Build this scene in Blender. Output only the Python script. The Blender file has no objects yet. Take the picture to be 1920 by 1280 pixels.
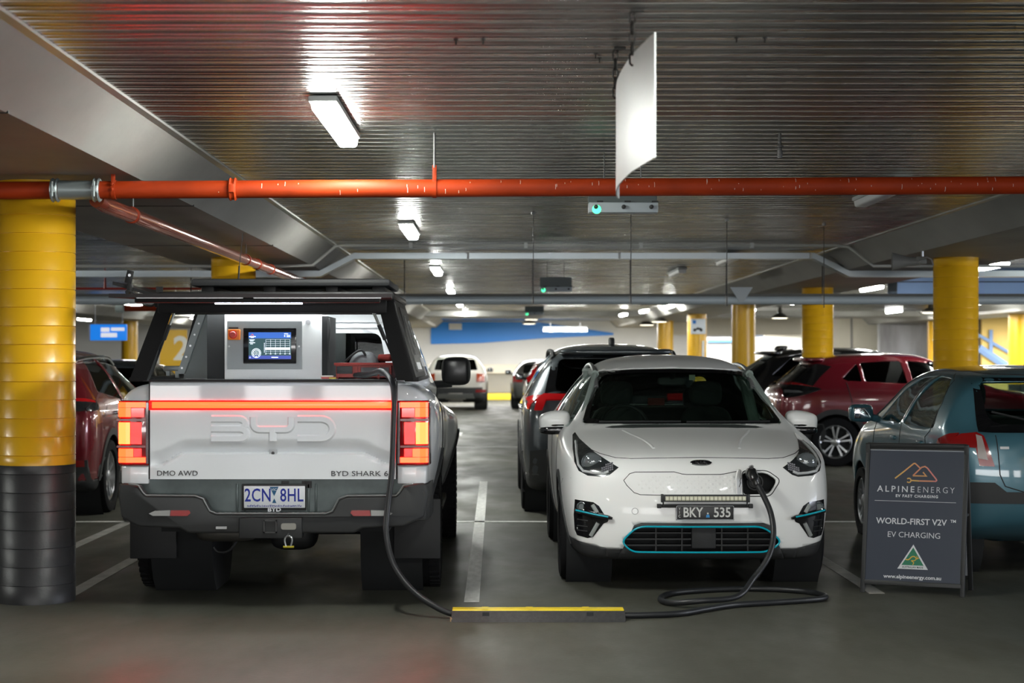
import bpy, bmesh, math, random
from mathutils import Vector, Matrix
from mathutils.bvhtree import BVHTree
random.seed(4)
SC = bpy.context.scene
COL = SC.collection
PI = math.pi
R = math.radians

# ---------------------------------------------------------------- camera, world, exposure
F, HC = 3360.0, 1.53            # focal length in pixels of a 1920 wide frame, eye height
cam_d = bpy.data.cameras.new('camera')
cam_d.sensor_width = 36.0
cam_d.lens = 36.0 * F / 1920.0
cam_d.shift_x = 30 / 1920.0
cam_d.shift_y = 30 / 1920.0
cam_d.clip_end = 400
cam_d.dof.use_dof = True
cam_d.dof.focus_distance = 11.6
cam_d.dof.aperture_fstop = 3.2
cam = bpy.data.objects.new('camera', cam_d)
cam.location = (0, 0, HC)
cam.rotation_euler = (PI / 2, 0, 0)
COL.objects.link(cam)
SC.camera = cam
w = bpy.data.worlds.new('daylight')
SC.world = w
w.use_nodes = True
w.node_tree.nodes['Background'].inputs[0].default_value = (0.75, 0.85, 1.0, 1)
w.node_tree.nodes['Background'].inputs[1].default_value = 0.6
vs = SC.view_settings
vs.view_transform = 'Standard'
vs.look = 'None'
vs.gamma = 1
vs.use_curve_mapping = False
vs.exposure = 0.0
LAMP = 140.0


def area(name, loc, rot, sx, sy, power, col=(1, 1, 1)):
    l = bpy.data.lights.new(name, 'AREA')
    l.shape = 'RECTANGLE'
    l.size, l.size_y = sx, sy
    l.energy = power
    l.color = col
    o = bpy.data.objects.new(name, l)
    o.location = loc
    o.rotation_euler = rot
    COL.objects.link(o)
    return o


# added fills behind camera, at far end, over stairs; daylight from open right side
area('front_fill', (1.0, -13, 1.2), (PI / 2, 0, 0), 18, 1.4, 900, (1.0, .985, .97))  # unseen softbox-style fill, added to light the faces of the cars
area('far_wall_fill', (0, 60, 2.7), (0, 0, 0), 18, 7, 2800, (1.0, .98, .94))  # unseen fill lamp, added to whiten the far wall
area('stair_wall_fill', (15, 47, 2.7), (0, 0, 0), 9, 9, 4200, (1.0, .98, .95))  # unseen fill lamp, added to brighten the yellow wall and concrete
area('side_daylight', (27.5, 9, 1.9), (0, PI / 2, 0), 1.5, 24, 1800, (.82, .87, 1.0))


# ---------------------------------------------------------------- helpers
def P(px, py, Y):
    """photo pixel at distance Y -> world point"""
    return Vector(((px - 930) * Y / F, Y, HC - (py - 670) * Y / F))


def lin(c):
    return tuple((v / 12.92 if v <= 0.04045 else ((v + 0.055) / 1.055) ** 2.4) for v in c)


def rgb(r, g, b):
    return lin((r / 255, g / 255, b / 255))


MATS = {}


def mat(name, col, rough=0.5, metal=0.0, coat=0.0, emit=None, es=0.0, noise=0.0, nscale=8.0, bump=0.0, bscale=60.0,
        stretch=(1, 1, 1), spec=None, col2=None, dirt=None, rnoise=0.0):
    if name in MATS:
        return MATS[name]
    m = bpy.data.materials.new(name)
    m.use_nodes = True
    nt = m.node_tree
    b = nt.nodes['Principled BSDF']
    b.inputs['Base Color'].default_value = (*col, 1)
    b.inputs['Roughness'].default_value = rough
    b.inputs['Metallic'].default_value = metal
    if coat:
        b.inputs['Coat Weight'].default_value = coat
        b.inputs['Coat Roughness'].default_value = 0.04
    if spec is not None:
        b.inputs['Specular IOR Level'].default_value = spec
    if emit:
        b.inputs['Emission Color'].default_value = (*emit, 1)
        b.inputs['Emission Strength'].default_value = es
    if noise or bump or rnoise:
        tc = nt.nodes.new('ShaderNodeTexCoord')
        mp = nt.nodes.new('ShaderNodeMapping')
        mp.inputs['Scale'].default_value = stretch
        nt.links.new(tc.outputs['Object'], mp.inputs[0])
    if noise or rnoise:
        n = nt.nodes.new('ShaderNodeTexNoise')
        n.inputs['Scale'].default_value = nscale
        n.inputs['Detail'].default_value = 6
        nt.links.new(mp.outputs[0], n.inputs[0])
    if noise:
        r = nt.nodes.new('ShaderNodeValToRGB')
        r.color_ramp.elements[0].position = 0.3
        r.color_ramp.elements[1].position = 0.72
        c2 = col2 or tuple(min(1, v * (1 + noise)) for v in col)
        c1 = tuple(v * (1 - noise) for v in col) if not col2 else col
        r.color_ramp.elements[0].color = (*c1, 1)
        r.color_ramp.elements[1].color = (*c2, 1)
        nt.links.new(n.outputs[0], r.inputs[0])
        nt.links.new(r.outputs[0], b.inputs['Base Color'])
    if rnoise:
        mr = nt.nodes.new('ShaderNodeMapRange')
        mr.inputs['From Min'].default_value = 0.3
        mr.inputs['From Max'].default_value = 0.7
        mr.inputs['To Min'].default_value = max(0.02, rough - rnoise)
        mr.inputs['To Max'].default_value = rough + rnoise
        nt.links.new(n.outputs[0], mr.inputs[0])
        nt.links.new(mr.outputs[0], b.inputs['Roughness'])
    if bump:
        n2 = nt.nodes.new('ShaderNodeTexNoise')
        n2.inputs['Scale'].default_value = bscale
        n2.inputs['Detail'].default_value = 4
        nt.links.new(mp.outputs[0], n2.inputs[0])
        bp = nt.nodes.new('ShaderNodeBump')
        bp.inputs['Strength'].default_value = 1.0
        bp.inputs['Distance'].default_value = bump
        nt.links.new(n2.outputs[0], bp.inputs['Height'])
        nt.links.new(bp.outputs[0], b.inputs['Normal'])
    MATS[name] = m
    return m


def glass(name, tint=(0.2, 0.25, 0.24), rough=0.02):
    if name in MATS:
        return MATS[name]
    m = bpy.data.materials.new(name)
    m.use_nodes = True
    nt = m.node_tree
    nt.nodes.clear()
    out = nt.nodes.new('ShaderNodeOutputMaterial')
    tr = nt.nodes.new('ShaderNodeBsdfTransparent')
    tr.inputs[0].default_value = (*tint, 1)
    gl = nt.nodes.new('ShaderNodeBsdfGlossy')
    gl.inputs['Roughness'].default_value = rough
    gl.inputs[0].default_value = (0.9, 0.95, 0.95, 1)
    fr = nt.nodes.new('ShaderNodeFresnel')
    ge = nt.nodes.new('ShaderNodeNewGeometry')      # same reflectance on both faces of the thin pane
    ml = nt.nodes.new('ShaderNodeMath')
    ml.operation = 'MULTIPLY_ADD'
    ml.inputs[1].default_value = 1 / 1.5 - 1.5
    ml.inputs[2].default_value = 1.5
    nt.links.new(ge.outputs['Backfacing'], ml.inputs[0])
    nt.links.new(ml.outputs[0], fr.inputs[0])
    mx = nt.nodes.new('ShaderNodeMixShader')
    nt.links.new(fr.outputs[0], mx.inputs[0])
    nt.links.new(tr.outputs[0], mx.inputs[1])
    nt.links.new(gl.outputs[0], mx.inputs[2])
    nt.links.new(mx.outputs[0], out.inputs[0])
    MATS[name] = m
    return m


def finish(me, angle=35):
    for p in me.polygons:
        p.use_smooth = True
    me.set_sharp_from_angle(angle=R(angle))


def obj(name, bm, m, parent=None, loc=None, rot=None, angle=35, flat=False, recalc=True):
    """link a bmesh as one mesh object"""
    if recalc:
        bmesh.ops.recalc_face_normals(bm, faces=bm.faces)
    me = bpy.data.meshes.new(name)
    bm.to_mesh(me)
    bm.free()
    for mm in (m if isinstance(m, (list, tuple)) else [m]):
        me.materials.append(mm)
    if not flat:
        finish(me, angle)
    o = bpy.data.objects.new(name, me)
    COL.objects.link(o)
    if parent:
        o.parent = parent
    if loc is not None:
        o.location = loc
    if rot is not None:
        o.rotation_euler = rot
    return o


def thing(name, label, cat, loc=(0, 0, 0), rz=0.0, group=None):
    o = bpy.data.objects.new(name, None)
    o.empty_display_size = 0.1
    COL.objects.link(o)
    o.location = loc
    o.rotation_euler = (0, 0, rz)
    o['label'] = label
    o['category'] = cat
    if group:
        o['group'] = group
    return o


def tag(o, label, cat, group=None):
    o['label'] = label
    o['category'] = cat
    if group:
        o['group'] = group
    return o


def struct(o):
    o['kind'] = 'structure'
    return o


def dup(root, loc=None, rz=None, label=None):
    r = root.copy()
    COL.objects.link(r)
    if loc is not None:
        r.location = loc
    if rz is not None:
        r.rotation_euler = (0, 0, rz)
    if label:
        r['label'] = label
    for ch in list(root.children):
        c = ch.copy()
        COL.objects.link(c)
        c.parent = r
        for g in list(ch.children):
            d = g.copy()
            COL.objects.link(d)
            d.parent = c
    return r


def nb():
    return bmesh.new()


def box(bm, x0, x1, y0, y1, z0, z1, bev=0.0, seg=2, mtx=None):
    r = bmesh.ops.create_cube(bm, size=1)
    vs_ = r['verts']
    for v in vs_:
        v.co = Vector(((x0 + x1) / 2 + v.co.x * (x1 - x0), (y0 + y1) / 2 + v.co.y * (y1 - y0), (z0 + z1) / 2 + v.co.z * (z1 - z0)))
    geo = vs_
    if bev:
        es = list({e for v in vs_ for e in v.link_edges})
        rr = bmesh.ops.bevel(bm, geom=es, offset=bev, segments=seg, profile=0.5, affect='EDGES')
        geo = rr['verts']
    if mtx is not None:
        allv = {v for f in bm.faces for v in f.verts} if bev else set(vs_)
        if bev:
            allv = set(geo) | {v for v in vs_ if v.is_valid}
        bmesh.ops.transform(bm, matrix=mtx, verts=[v for v in allv if v.is_valid])
    return bm


def cyl(bm, a, b, r0, r1=None, n=16, caps=True):
    a, b = Vector(a), Vector(b)
    r1 = r0 if r1 is None else r1
    d = (b - a).normalized()
    up = Vector((0, 0, 1)) if abs(d.z) < 0.9 else Vector((1, 0, 0))
    s = d.cross(up).normalized()
    t = s.cross(d)
    A, B = [], []
    for i in range(n):
        q = 2 * PI * i / n
        o = s * math.cos(q) + t * math.sin(q)
        A.append(bm.verts.new(a + o * r0))
        B.append(bm.verts.new(b + o * r1))
    for i in range(n):
        j = (i + 1) % n
        bm.faces.new((A[i], A[j], B[j], B[i]))
    if caps:
        bm.faces.new(A[::-1])
        bm.faces.new(B)
    return bm


def tube(bm, pts, r, n=8, closed=False):
    pts = [Vector(p) for p in pts]
    k = len(pts)
    rings = []
    up = None
    for i, p in enumerate(pts):
        if closed:
            d = (pts[(i + 1) % k] - pts[i - 1]).normalized()
        else:
            d = (pts[min(i + 1, k - 1)] - pts[max(i - 1, 0)]).normalized()
        if up is None:
            up = Vector((0, 0, 1)) if abs(d.z) < 0.9 else Vector((1, 0, 0))
        s = d.cross(up)
        if s.length < 1e-6:
            s = d.orthogonal()
        s.normalize()
        up = s.cross(d).normalized()
        rr = r[i] if isinstance(r, (list, tuple)) else r
        rings.append([bm.verts.new(p + (s * math.cos(2 * PI * q / n) + up * math.sin(2 * PI * q / n)) * rr) for q in range(n)])
    for i in range(k if closed else k - 1):
        a, b = rings[i], rings[(i + 1) % k]
        for q in range(n):
            bm.faces.new((a[q], a[(q + 1) % n], b[(q + 1) % n], b[q]))
    if not closed:
        bm.faces.new(rings[0][::-1])
        bm.faces.new(rings[-1])
    return bm


def smooth_path(pts, k=8, closed=False):
    """Catmull-Rom through the points"""
    pts = [Vector(p) for p in pts]
    n = len(pts)
    out = []
    for i in range(n if closed else n - 1):
        if closed:
            p0, p1, p2, p3 = pts[i - 1], pts[i], pts[(i + 1) % n], pts[(i + 2) % n]
        else:
            p0, p1, p2, p3 = pts[max(i - 1, 0)], pts[i], pts[i + 1], pts[min(i + 2, n - 1)]
        for j in range(k):
            t = j / k
            out.append(0.5 * ((2 * p1) + (p2 - p0) * t + (2 * p0 - 5 * p1 + 4 * p2 - p3) * t * t + (3 * p1 - p0 - 3 * p2 + p3) * t ** 3))
    if not closed:
        out.append(pts[-1])
    return out


def lathe(bm, prof, axis='z', n=32, c=(0, 0, 0), a0=0.0, a1=2 * PI):
    """profile of (radius, height) turned about an axis through c"""
    c = Vector(c)
    full = abs(a1 - a0 - 2 * PI) < 1e-6
    rings = []
    for (r, h) in prof:
        ring = []
        for i in range(n if full else n + 1):
            q = a0 + (a1 - a0) * i / n
            if axis == 'z':
                v = Vector((r * math.cos(q), r * math.sin(q), h))
            elif axis == 'x':
                v = Vector((h, r * math.cos(q), r * math.sin(q)))
            else:
                v = Vector((r * math.sin(q), h, r * math.cos(q)))
            ring.append(bm.verts.new(c + v))
        rings.append(ring)
    m = n if full else n
    for a, b in zip(rings, rings[1:]):
        for i in range(m):
            j = (i + 1) % len(a)
            bm.faces.new((a[i], a[j], b[j], b[i]))
    return bm


def prism(bm, poly, axis, lo, hi, bev=0.0):
    """2D polygon extruded along an axis; axis x: (y,z), y: (x,z), z: (x,y)"""
    def mk(p, h):
        if axis == 'x':
            return (h, p[0], p[1])
        if axis == 'y':
            return (p[0], h, p[1])
        return (p[0], p[1], h)
    A = [bm.verts.new(mk(p, lo)) for p in poly]
    B = [bm.verts.new(mk(p, hi)) for p in poly]
    n = len(poly)
    fs = [bm.faces.new(A[::-1]), bm.faces.new(B)]
    for i in range(n):
        fs.append(bm.faces.new((A[i], A[(i + 1) % n], B[(i + 1) % n], B[i])))
    bmesh.ops.recalc_face_normals(bm, faces=fs)
    if bev:
        es = list({e for f in fs for e in f.edges})
        bmesh.ops.bevel(bm, geom=es, offset=bev, segments=2, profile=0.5, affect='EDGES')
    return bm


def rounded(poly, r, k=4):
    """round the corners of a 2D polygon; r may be a list"""
    out = []
    n = len(poly)
    for i in range(n):
        p = Vector((poly[i][0], poly[i][1]))
        a = Vector((poly[i - 1][0], poly[i - 1][1]))
        b = Vector((poly[(i + 1) % n][0], poly[(i + 1) % n][1]))
        rr = r[i] if isinstance(r, (list, tuple)) else r
        da, db = a - p, b - p
        if rr <= 0:
            out.append((p.x, p.y))
            continue
        q = min(rr, da.length * 0.45, db.length * 0.45)
        s, e = p + da.normalized() * q, p + db.normalized() * q
        for j in range(k + 1):
            t = j / k
            v = s * (1 - t) ** 2 + p * 2 * t * (1 - t) + e * t * t
            out.append((v.x, v.y))
    return out


def mirror_poly(poly):
    return [(-x, z) for (x, z) in poly][::-1]


def text_mesh(s, size, depth=0.001, bold=0.0, align='CENTER', sx=1.0, spacing=1.0):
    """a bmesh of lettering in the XZ plane read from -Y"""
    cu = bpy.data.curves.new('t', 'FONT')
    cu.body = s
    cu.size = size
    cu.extrude = depth
    cu.offset = bold
    cu.align_x = align
    cu.align_y = 'CENTER'
    cu.space_character = spacing
    cu.resolution_u = 3
    o = bpy.data.objects.new('t', cu)
    COL.objects.link(o)
    bpy.context.view_layer.update()
    dg = bpy.context.evaluated_depsgraph_get()
    me = o.evaluated_get(dg).to_mesh()
    bm = nb()
    bm.from_mesh(me)
    o.evaluated_get(dg).to_mesh_clear()
    bpy.data.objects.remove(o)
    bpy.data.curves.remove(cu)
    for v in bm.verts:
        v.co = Vector((v.co.x * sx, -v.co.z, v.co.y))
    return bm


def text(name, s, size, m, parent, loc, rot=(0, 0, 0), **kw):
    return obj(name, text_mesh(s, size, **kw), m, parent, loc, rot, flat=True)


def merge(dst, src, mtx=None):
    if mtx is not None:
        bmesh.ops.transform(src, matrix=mtx, verts=src.verts)
    me = bpy.data.meshes.new('tmp')
    src.to_mesh(me)
    src.free()
    dst.from_mesh(me)
    bpy.data.meshes.remove(me)
    return dst


def ribbon(bm, path, wd, y0, y1, flare=0.0):
    """flat stroke in the XZ plane with mitred joints, from depth y0 to y1"""
    p = [Vector(q) for q in path]
    n = len(p)
    L, Rr, nrm = [], [], []
    for i in range(n):
        d0 = (p[i] - p[max(i - 1, 0)])
        d1 = (p[min(i + 1, n - 1)] - p[i])
        d0 = d0.normalized() if d0.length > 0 else d1.normalized()
        d1 = d1.normalized() if d1.length > 0 else d0
        nn = (Vector((-d0.y, d0.x)) + Vector((-d1.y, d1.x)))
        nn.normalize()
        k = max(0.5, nn.dot(Vector((-d1.y, d1.x))))
        L.append(p[i] + nn * wd / 2 / k)
        Rr.append(p[i] - nn * wd / 2 / k)
        nrm.append(nn)
    L1 = [q + m_ * flare for q, m_ in zip(L, nrm)]
    R1 = [q - m_ * flare for q, m_ in zip(Rr, nrm)]
    A0 = [bm.verts.new((q.x, y0, q.y)) for q in L]
    A1 = [bm.verts.new((q.x, y0, q.y)) for q in Rr]
    B0 = [bm.verts.new((q.x, y1, q.y)) for q in L1]
    B1 = [bm.verts.new((q.x, y1, q.y)) for q in R1]
    for i in range(n - 1):
        bm.faces.new((A0[i], A0[i + 1], A1[i + 1], A1[i]))
        bm.faces.new((B0[i], B1[i], B1[i + 1], B0[i + 1]))
        bm.faces.new((A0[i], B0[i], B0[i + 1], A0[i + 1]))
        bm.faces.new((A1[i], A1[i + 1], B1[i + 1], B1[i]))
    bm.faces.new((A0[0], A1[0], B1[0], B0[0]))
    bm.faces.new((A0[-1], B0[-1], B1[-1], A1[-1]))
    return bm


def subsurf_bm(bm, lv=2):
    me = bpy.data.meshes.new('cage')
    bm.to_mesh(me)
    bm.free()
    o = bpy.data.objects.new('cage', me)
    COL.objects.link(o)
    md = o.modifiers.new('s', 'SUBSURF')
    md.levels = lv
    bpy.context.view_layer.update()
    dg = bpy.context.evaluated_depsgraph_get()
    ev = o.evaluated_get(dg)
    m2 = ev.to_mesh()
    out = nb()
    out.from_mesh(m2)
    ev.to_mesh_clear()
    bpy.data.objects.remove(o)
    bpy.data.meshes.remove(me)
    return out


def soft_box(bm, x0, x1, y0, y1, z0, z1, taper=None, lv=2):
    """a pillowy box (subdivided cage); taper(v) may move the cage points"""
    t = nb()
    bmesh.ops.create_cube(t, size=1)
    bmesh.ops.subdivide_edges(t, edges=t.edges, cuts=1, use_grid_fill=True)
    for v in t.verts:
        c = v.co.copy()
        v.co = Vector(((x0 + x1) / 2 + c.x * (x1 - x0), (y0 + y1) / 2 + c.y * (y1 - y0), (z0 + z1) / 2 + c.z * (z1 - z0)))
        if taper:
            v.co = taper(v.co, c)
    return merge(bm, subsurf_bm(t, lv))


# ---------------------------------------------------------------- car body tools
def S(y, zb, ws, zs, wm, zm, wb, zbelt, wr, zr, zt, dy=None):
    return (y, [(0, zb), (ws * .5, zb), (ws * .95, zb), (ws, zs), (wm, zm), (wb, zbelt), (wr, zr), (wr * .55, zt * .85 + zr * .15), (0, zt)], dy or [0] * 9)


def loft(stations, bulge_front=0.1, bulge_rear=0.06, crease=None, lv=3, sx=.75):
    """closed body cage through the stations (rear to front), subdivided"""
    bm = nb()
    cl = bm.edges.layers.float.new('crease_edge')
    rings = []
    for (y, pts, dy) in stations:
        right = [bm.verts.new((x, y + d, z)) for (x, z), d in zip(pts, dy)]
        left = [right[0]] + [bm.verts.new((-x, y + d, z)) for (x, z), d in list(zip(pts, dy))[1:-1]] + [right[-1]]
        rings.append((right, left))
    n = len(stations[0][1])
    for (r0, l0), (r1, l1) in zip(rings, rings[1:]):
        for j in range(n - 1):
            bm.faces.new((r0[j], r0[j + 1], r1[j + 1], r1[j]))
            bm.faces.new((l0[j], l1[j], l1[j + 1], l0[j + 1]))
    for end, bulge, sg in ((0, bulge_rear, -1), (-1, bulge_front, 1)):
        r, l = rings[end]
        rows = [[l[2], l[1], r[0], r[1], r[2]]]
        for j in (3, 4, 5):
            a, b = l[j], r[j]
            def mk(t, k):
                return bm.verts.new((a.co.x + (b.co.x - a.co.x) * t, b.co.y + sg * bulge * k, b.co.z))
            rows.append([a, mk((1 - .55) / 2, sx), mk(.5, 1.0), mk((1 + .55) / 2, sx), b])
        rows.append([l[6], l[7], r[8], r[7], r[6]])
        for a, b in zip(rows, rows[1:]):
            for i in range(4):
                f = (a[i], a[i + 1], b[i + 1], b[i])
                bm.faces.new(f if sg < 0 else f[::-1])
    bm.edges.ensure_lookup_table()
    if crease:
        for (r, l) in [(a, b) for a, b in rings]:
            pass
        for k, wgt in crease.items():
            for (r0, l0), (r1, l1) in zip(rings, rings[1:]):
                for a, b in ((r0[k], r1[k]), (l0[k], l1[k])):
                    e = bm.edges.get((a, b))
                    if e:
                        e[cl] = wgt
    bmesh.ops.recalc_face_normals(bm, faces=bm.faces)
    return subsurf_bm(bm, lv)


AX = {'x': (1, 2), 'y': (0, 2), 'z': (0, 1)}
AI = {'x': 0, 'y': 1, 'z': 2}


def area2(poly):
    return sum(poly[i][0] * poly[(i + 1) % len(poly)][1] - poly[(i + 1) % len(poly)][0] * poly[i][1] for i in range(len(poly))) / 2


def mark_convex(bm, poly, axis, sg, facing=0.05, side=None):
    """cut the surface along a convex outline seen along an axis; returns the faces inside"""
    if area2(poly) < 0:
        poly = poly[::-1]
    ai = AI[axis]
    u, v = AX[axis]
    us = [p[0] for p in poly]
    vs_ = [p[1] for p in poly]
    u0, u1, v0, v1 = min(us), max(us), min(vs_), max(vs_)
    bm.normal_update()
    ins = []
    for f in bm.faces:
        if f.normal[ai] * sg < facing:
            continue
        if side is not None and f.calc_center_median()[ai] * sg < side:
            continue
        fu = [w_.co[u] for w_ in f.verts]
        fv = [w_.co[v] for w_ in f.verts]
        if max(fu) < u0 or min(fu) > u1 or max(fv) < v0 or min(fv) > v1:
            continue
        ins.append(f)
    n = len(poly)
    for i in range(n):
        a, b = poly[i], poly[(i + 1) % n]
        dx, dz = b[0] - a[0], b[1] - a[1]
        if abs(dx) + abs(dz) < 1e-7:
            continue
        no = Vector((0, 0, 0))
        no[u], no[v] = dz, -dx
        no.normalize()
        co = Vector((0, 0, 0))
        co[u], co[v] = a
        geom = set(ins)
        for f in ins:
            geom.update(f.edges)
            geom.update(f.verts)
        res = bmesh.ops.bisect_plane(bm, geom=list(geom), plane_co=co, plane_no=no, dist=1e-6)
        fs = {g for g in res['geom'] if isinstance(g, bmesh.types.BMFace)}
        ins = [f for f in fs if f.is_valid and (f.calc_center_median() - co).dot(no) < 0]
    return ins


def cut_hole(bm, poly, axis, sg, **kw):
    ins = mark_convex(bm, poly, axis, sg, **kw)
    bmesh.ops.delete(bm, geom=ins, context='FACES')


def take(bm, faces):
    """lift faces out of bm into a bmesh of their own"""
    out = nb()
    mp = {}
    for f in faces:
        vv = []
        for v in f.verts:
            if v not in mp:
                mp[v] = out.verts.new(v.co)
            vv.append(mp[v])
        try:
            out.faces.new(vv)
        except ValueError:
            pass
    bmesh.ops.delete(bm, geom=list(faces), context='FACES')
    return out


def ray(bvh, p2, axis, sg):
    u, v = AX[axis]
    ai = AI[axis]
    o = Vector((0, 0, 0))
    d = Vector((0, 0, 0))
    o[u], o[v], o[ai] = p2[0], p2[1], sg * 20
    d[ai] = -sg
    loc, nrm, i, dist = bvh.ray_cast(o, d)
    k = 0
    while loc is None and k < 120:      # outside the silhouette: slide inwards until the surface is met
        k += 1
        if axis == 'x':
            o[v] += .006 if o[v] < .8 else -.006
        else:
            o[u] *= .99
            if k > 40:
                o[v] += .004 if o[v] < .8 else -.004
        loc, nrm, i, dist = bvh.ray_cast(o, d)
    if loc is None:
        o2 = Vector((0, 0, 0))
        o2[u], o2[v], o2[ai] = p2[0], p2[1], sg * 3
        loc, nrm, i, dist = bvh.find_nearest(o2)
        loc = loc.copy()
    if nrm[ai] * sg < 0:
        nrm = -nrm
    return loc, nrm


def patch(bvh, poly, axis, sg, off=0.003, th=0.006, step=0.05, hold=None):
    """an outline laid on the body as a thin shell of its own"""
    u, v = AX[axis]
    ai = AI[axis]
    bm = nb()
    if area2(poly) < 0:
        poly = poly[::-1]
    vv = []
    for p in poly:
        c = Vector((0, 0, 0))
        c[u], c[v] = p
        vv.append(bm.verts.new(c))
    bm.faces.new(vv)
    for k, idx in ((u, 0), (v, 1)):
        lo, hi = min(p[idx] for p in poly), max(p[idx] for p in poly)
        m = int((hi - lo) / step)
        for i in range(1, m + 1):
            co = Vector((0, 0, 0))
            no = Vector((0, 0, 0))
            co[k] = lo + (hi - lo) * i / (m + 1)
            no[k] = 1
            bmesh.ops.bisect_plane(bm, geom=bm.verts[:] + bm.edges[:] + bm.faces[:], plane_co=co, plane_no=no, dist=1e-5)
    base = list(bm.verts)
    nr = {}
    for vt in base:
        loc, n_ = ray(bvh, (vt.co[u], vt.co[v]), axis, sg)
        vt.co = loc + n_ * off
        nr[vt] = n_
    if th:
        ret = bmesh.ops.extrude_face_region(bm, geom=bm.faces[:])
        new = [g for g in ret['geom'] if isinstance(g, bmesh.types.BMVert)]
        for vt in new:
            l2, n_, _, _ = bvh.find_nearest(vt.co)
            if n_[ai] * sg < 0:
                n_ = -n_
            vt.co += n_ * th
    bmesh.ops.recalc_face_normals(bm, faces=bm.faces)
    return bm


def seam_path(bvh, pts, axis, sg, step=0.03, off=0.0, closed=False):
    pts = list(pts) + ([pts[0]] if closed else [])
    out = []
    for a, b in zip(pts, pts[1:]):
        L = math.hypot(b[0] - a[0], b[1] - a[1])
        k = max(1, int(L / step))
        for i in range(k):
            t = i / k
            out.append((a[0] + (b[0] - a[0]) * t, a[1] + (b[1] - a[1]) * t))
    if not closed:
        out.append(pts[-1])
    res = []
    for p in out:
        l, n_ = ray(bvh, p, axis, sg)
        res.append(l + n_ * off)
    return res


def seam(bvh, pts, axis, sg, r=0.003, off=0.0, closed=False, bm=None, n=6):
    bm = bm or nb()
    return tube(bm, seam_path(bvh, pts, axis, sg, off=off, closed=closed), r, n=n, closed=closed)


def shell_obj(name, bm, paint, inside, parent, th=0.018):
    o = obj(name, bm, [paint, inside], parent, recalc=False, angle=50)
    md = o.modifiers.new('thickness', 'SOLIDIFY')
    md.thickness = th
    md.offset = -1
    md.material_offset = 1
    md.material_offset_rim = 0
    return o


def bvh_of(bm):
    return BVHTree.FromBMesh(bm)


def circle(cy, cz, r, k=28, a0=0, a1=2 * PI):
    return [(cy + r * math.cos(a0 + (a1 - a0) * i / k), cz + r * math.sin(a0 + (a1 - a0) * i / k)) for i in range(k)]


def wheel(parent, x, y, r, wd, rim_r, style='split', out=1, rim_m=None, tread=False, n_spoke=5):
    """tyre as a part, rim and hub as its sub-parts; out = +1/-1 side facing out"""
    bm = nb()
    h = wd / 2
    lathe(bm, [(rim_r, -h * .75), (rim_r + .015, -h * .95), (r * .88, -h), (r * .965, -h * .93), (r, -h * .72), (r, h * .72), (r * .965, h * .93), (r * .88, h),
               (rim_r + .015, h * .95), (rim_r, h * .75), (rim_r, -h * .75)], 'x', 40)
    if tread:
        for i in range(46):
            q = 2 * PI * i / 46
            for s in (-1, 1):
                m4 = Matrix.Rotation(q + s * .03, 4, 'X') @ Matrix.Translation((s * h * .78, 0, r))
                box(bm, -h * .22, h * .22, -.014, .014, -.02, .009, mtx=None) if False else merge(bm, box(nb(), -h * .24, h * .24, -.014, .014, -.03, .008), m4)
    else:
        for xx in (-.45, -.15, .15, .45):
            pass
    t = obj('wheel', bm, MATS['rubber'], parent, (x, y, r), recalc=True)
    rm = rim_m or MATS['alloy']
    b2 = nb()
    o_ = out
    lathe(b2, [(rim_r + .004, o_ * h * .74), (rim_r - .012, o_ * h * .80), (rim_r - .02, o_ * h * .7), (rim_r - .03, -o_ * h * .6)], 'x', 40)
    def bar(q, w0, w1, r0, r1, x0, x1, thk=.022):
        s = nb()
        vs_ = []
        for rr, ww, xx in ((r0, w0, x0), (r1, w1, x1)):
            vs_.append([s.verts.new((o_ * xx, -ww / 2, rr)), s.verts.new((o_ * xx, ww / 2, rr)), s.verts.new((o_ * (xx - thk), ww / 2, rr)), s.verts.new((o_ * (xx - thk), -ww / 2, rr))])
        for i in range(4):
            s.faces.new((vs_[0][i], vs_[0][(i + 1) % 4], vs_[1][(i + 1) % 4], vs_[1][i]))
        s.faces.new(vs_[0]); s.faces.new(vs_[1][::-1])
        bmesh.ops.recalc_face_normals(s, faces=s.faces)
        merge(b2, s, Matrix.Rotation(q, 4, 'X'))
    xo = h * .62
    for i in range(n_spoke):
        q = 2 * PI * i / n_spoke
        if style == 'split':
            for s in (-1, 1):
                bar(q + s * .20, .020, .030, .05, rim_r - .018, xo, xo + .01)
            for s in (-1, 1):
                bar(q + s * .30, .035, .055, rim_r * .84, rim_r - .012, xo - .002, xo + .008)
        elif style == 'multi':
            for s in (-1, 1):
                bar(q + s * .16, .028, .028, .05, rim_r - .018, xo, xo + .008)
        elif style == 'fan':
            bar(q, .05, .115, .05, rim_r - .015, xo, xo + .008)
        else:
            bar(q, .05, .065, .05, rim_r - .015, xo, xo + .008)
    rim = obj('rim', b2, rm, t)
    b3 = nb()
    lathe(b3, [(.0005, o_ * (xo + .02)), (.03, o_ * (xo + .018)), (.06, o_ * (xo + .004)), (.065, o_ * (xo - .03))], 'x', 20)
    obj('hub_cap', b3, rm, t)
    b4 = nb()
    lathe(b4, [(.0005, o_ * (xo - .05)), (rim_r - .03, o_ * (xo - .05))], 'x', 24)
    obj('brake_disc', b4, MATS['dark_inside'], t)
    return t


def wheel_wells(parent, cy, r, wd, w_half):
    for s in (-1, 1):
        bm = nb()
        prof = [(r, s * (w_half - .02)), (r, s * (w_half - wd - .12)), (.001, s * (w_half - wd - .12))]
        lathe(bm, prof, 'x', 28, (0, cy, r * .80))
        obj('wheel_well', bm, MATS['dark_inside'], parent, recalc=False)


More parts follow.
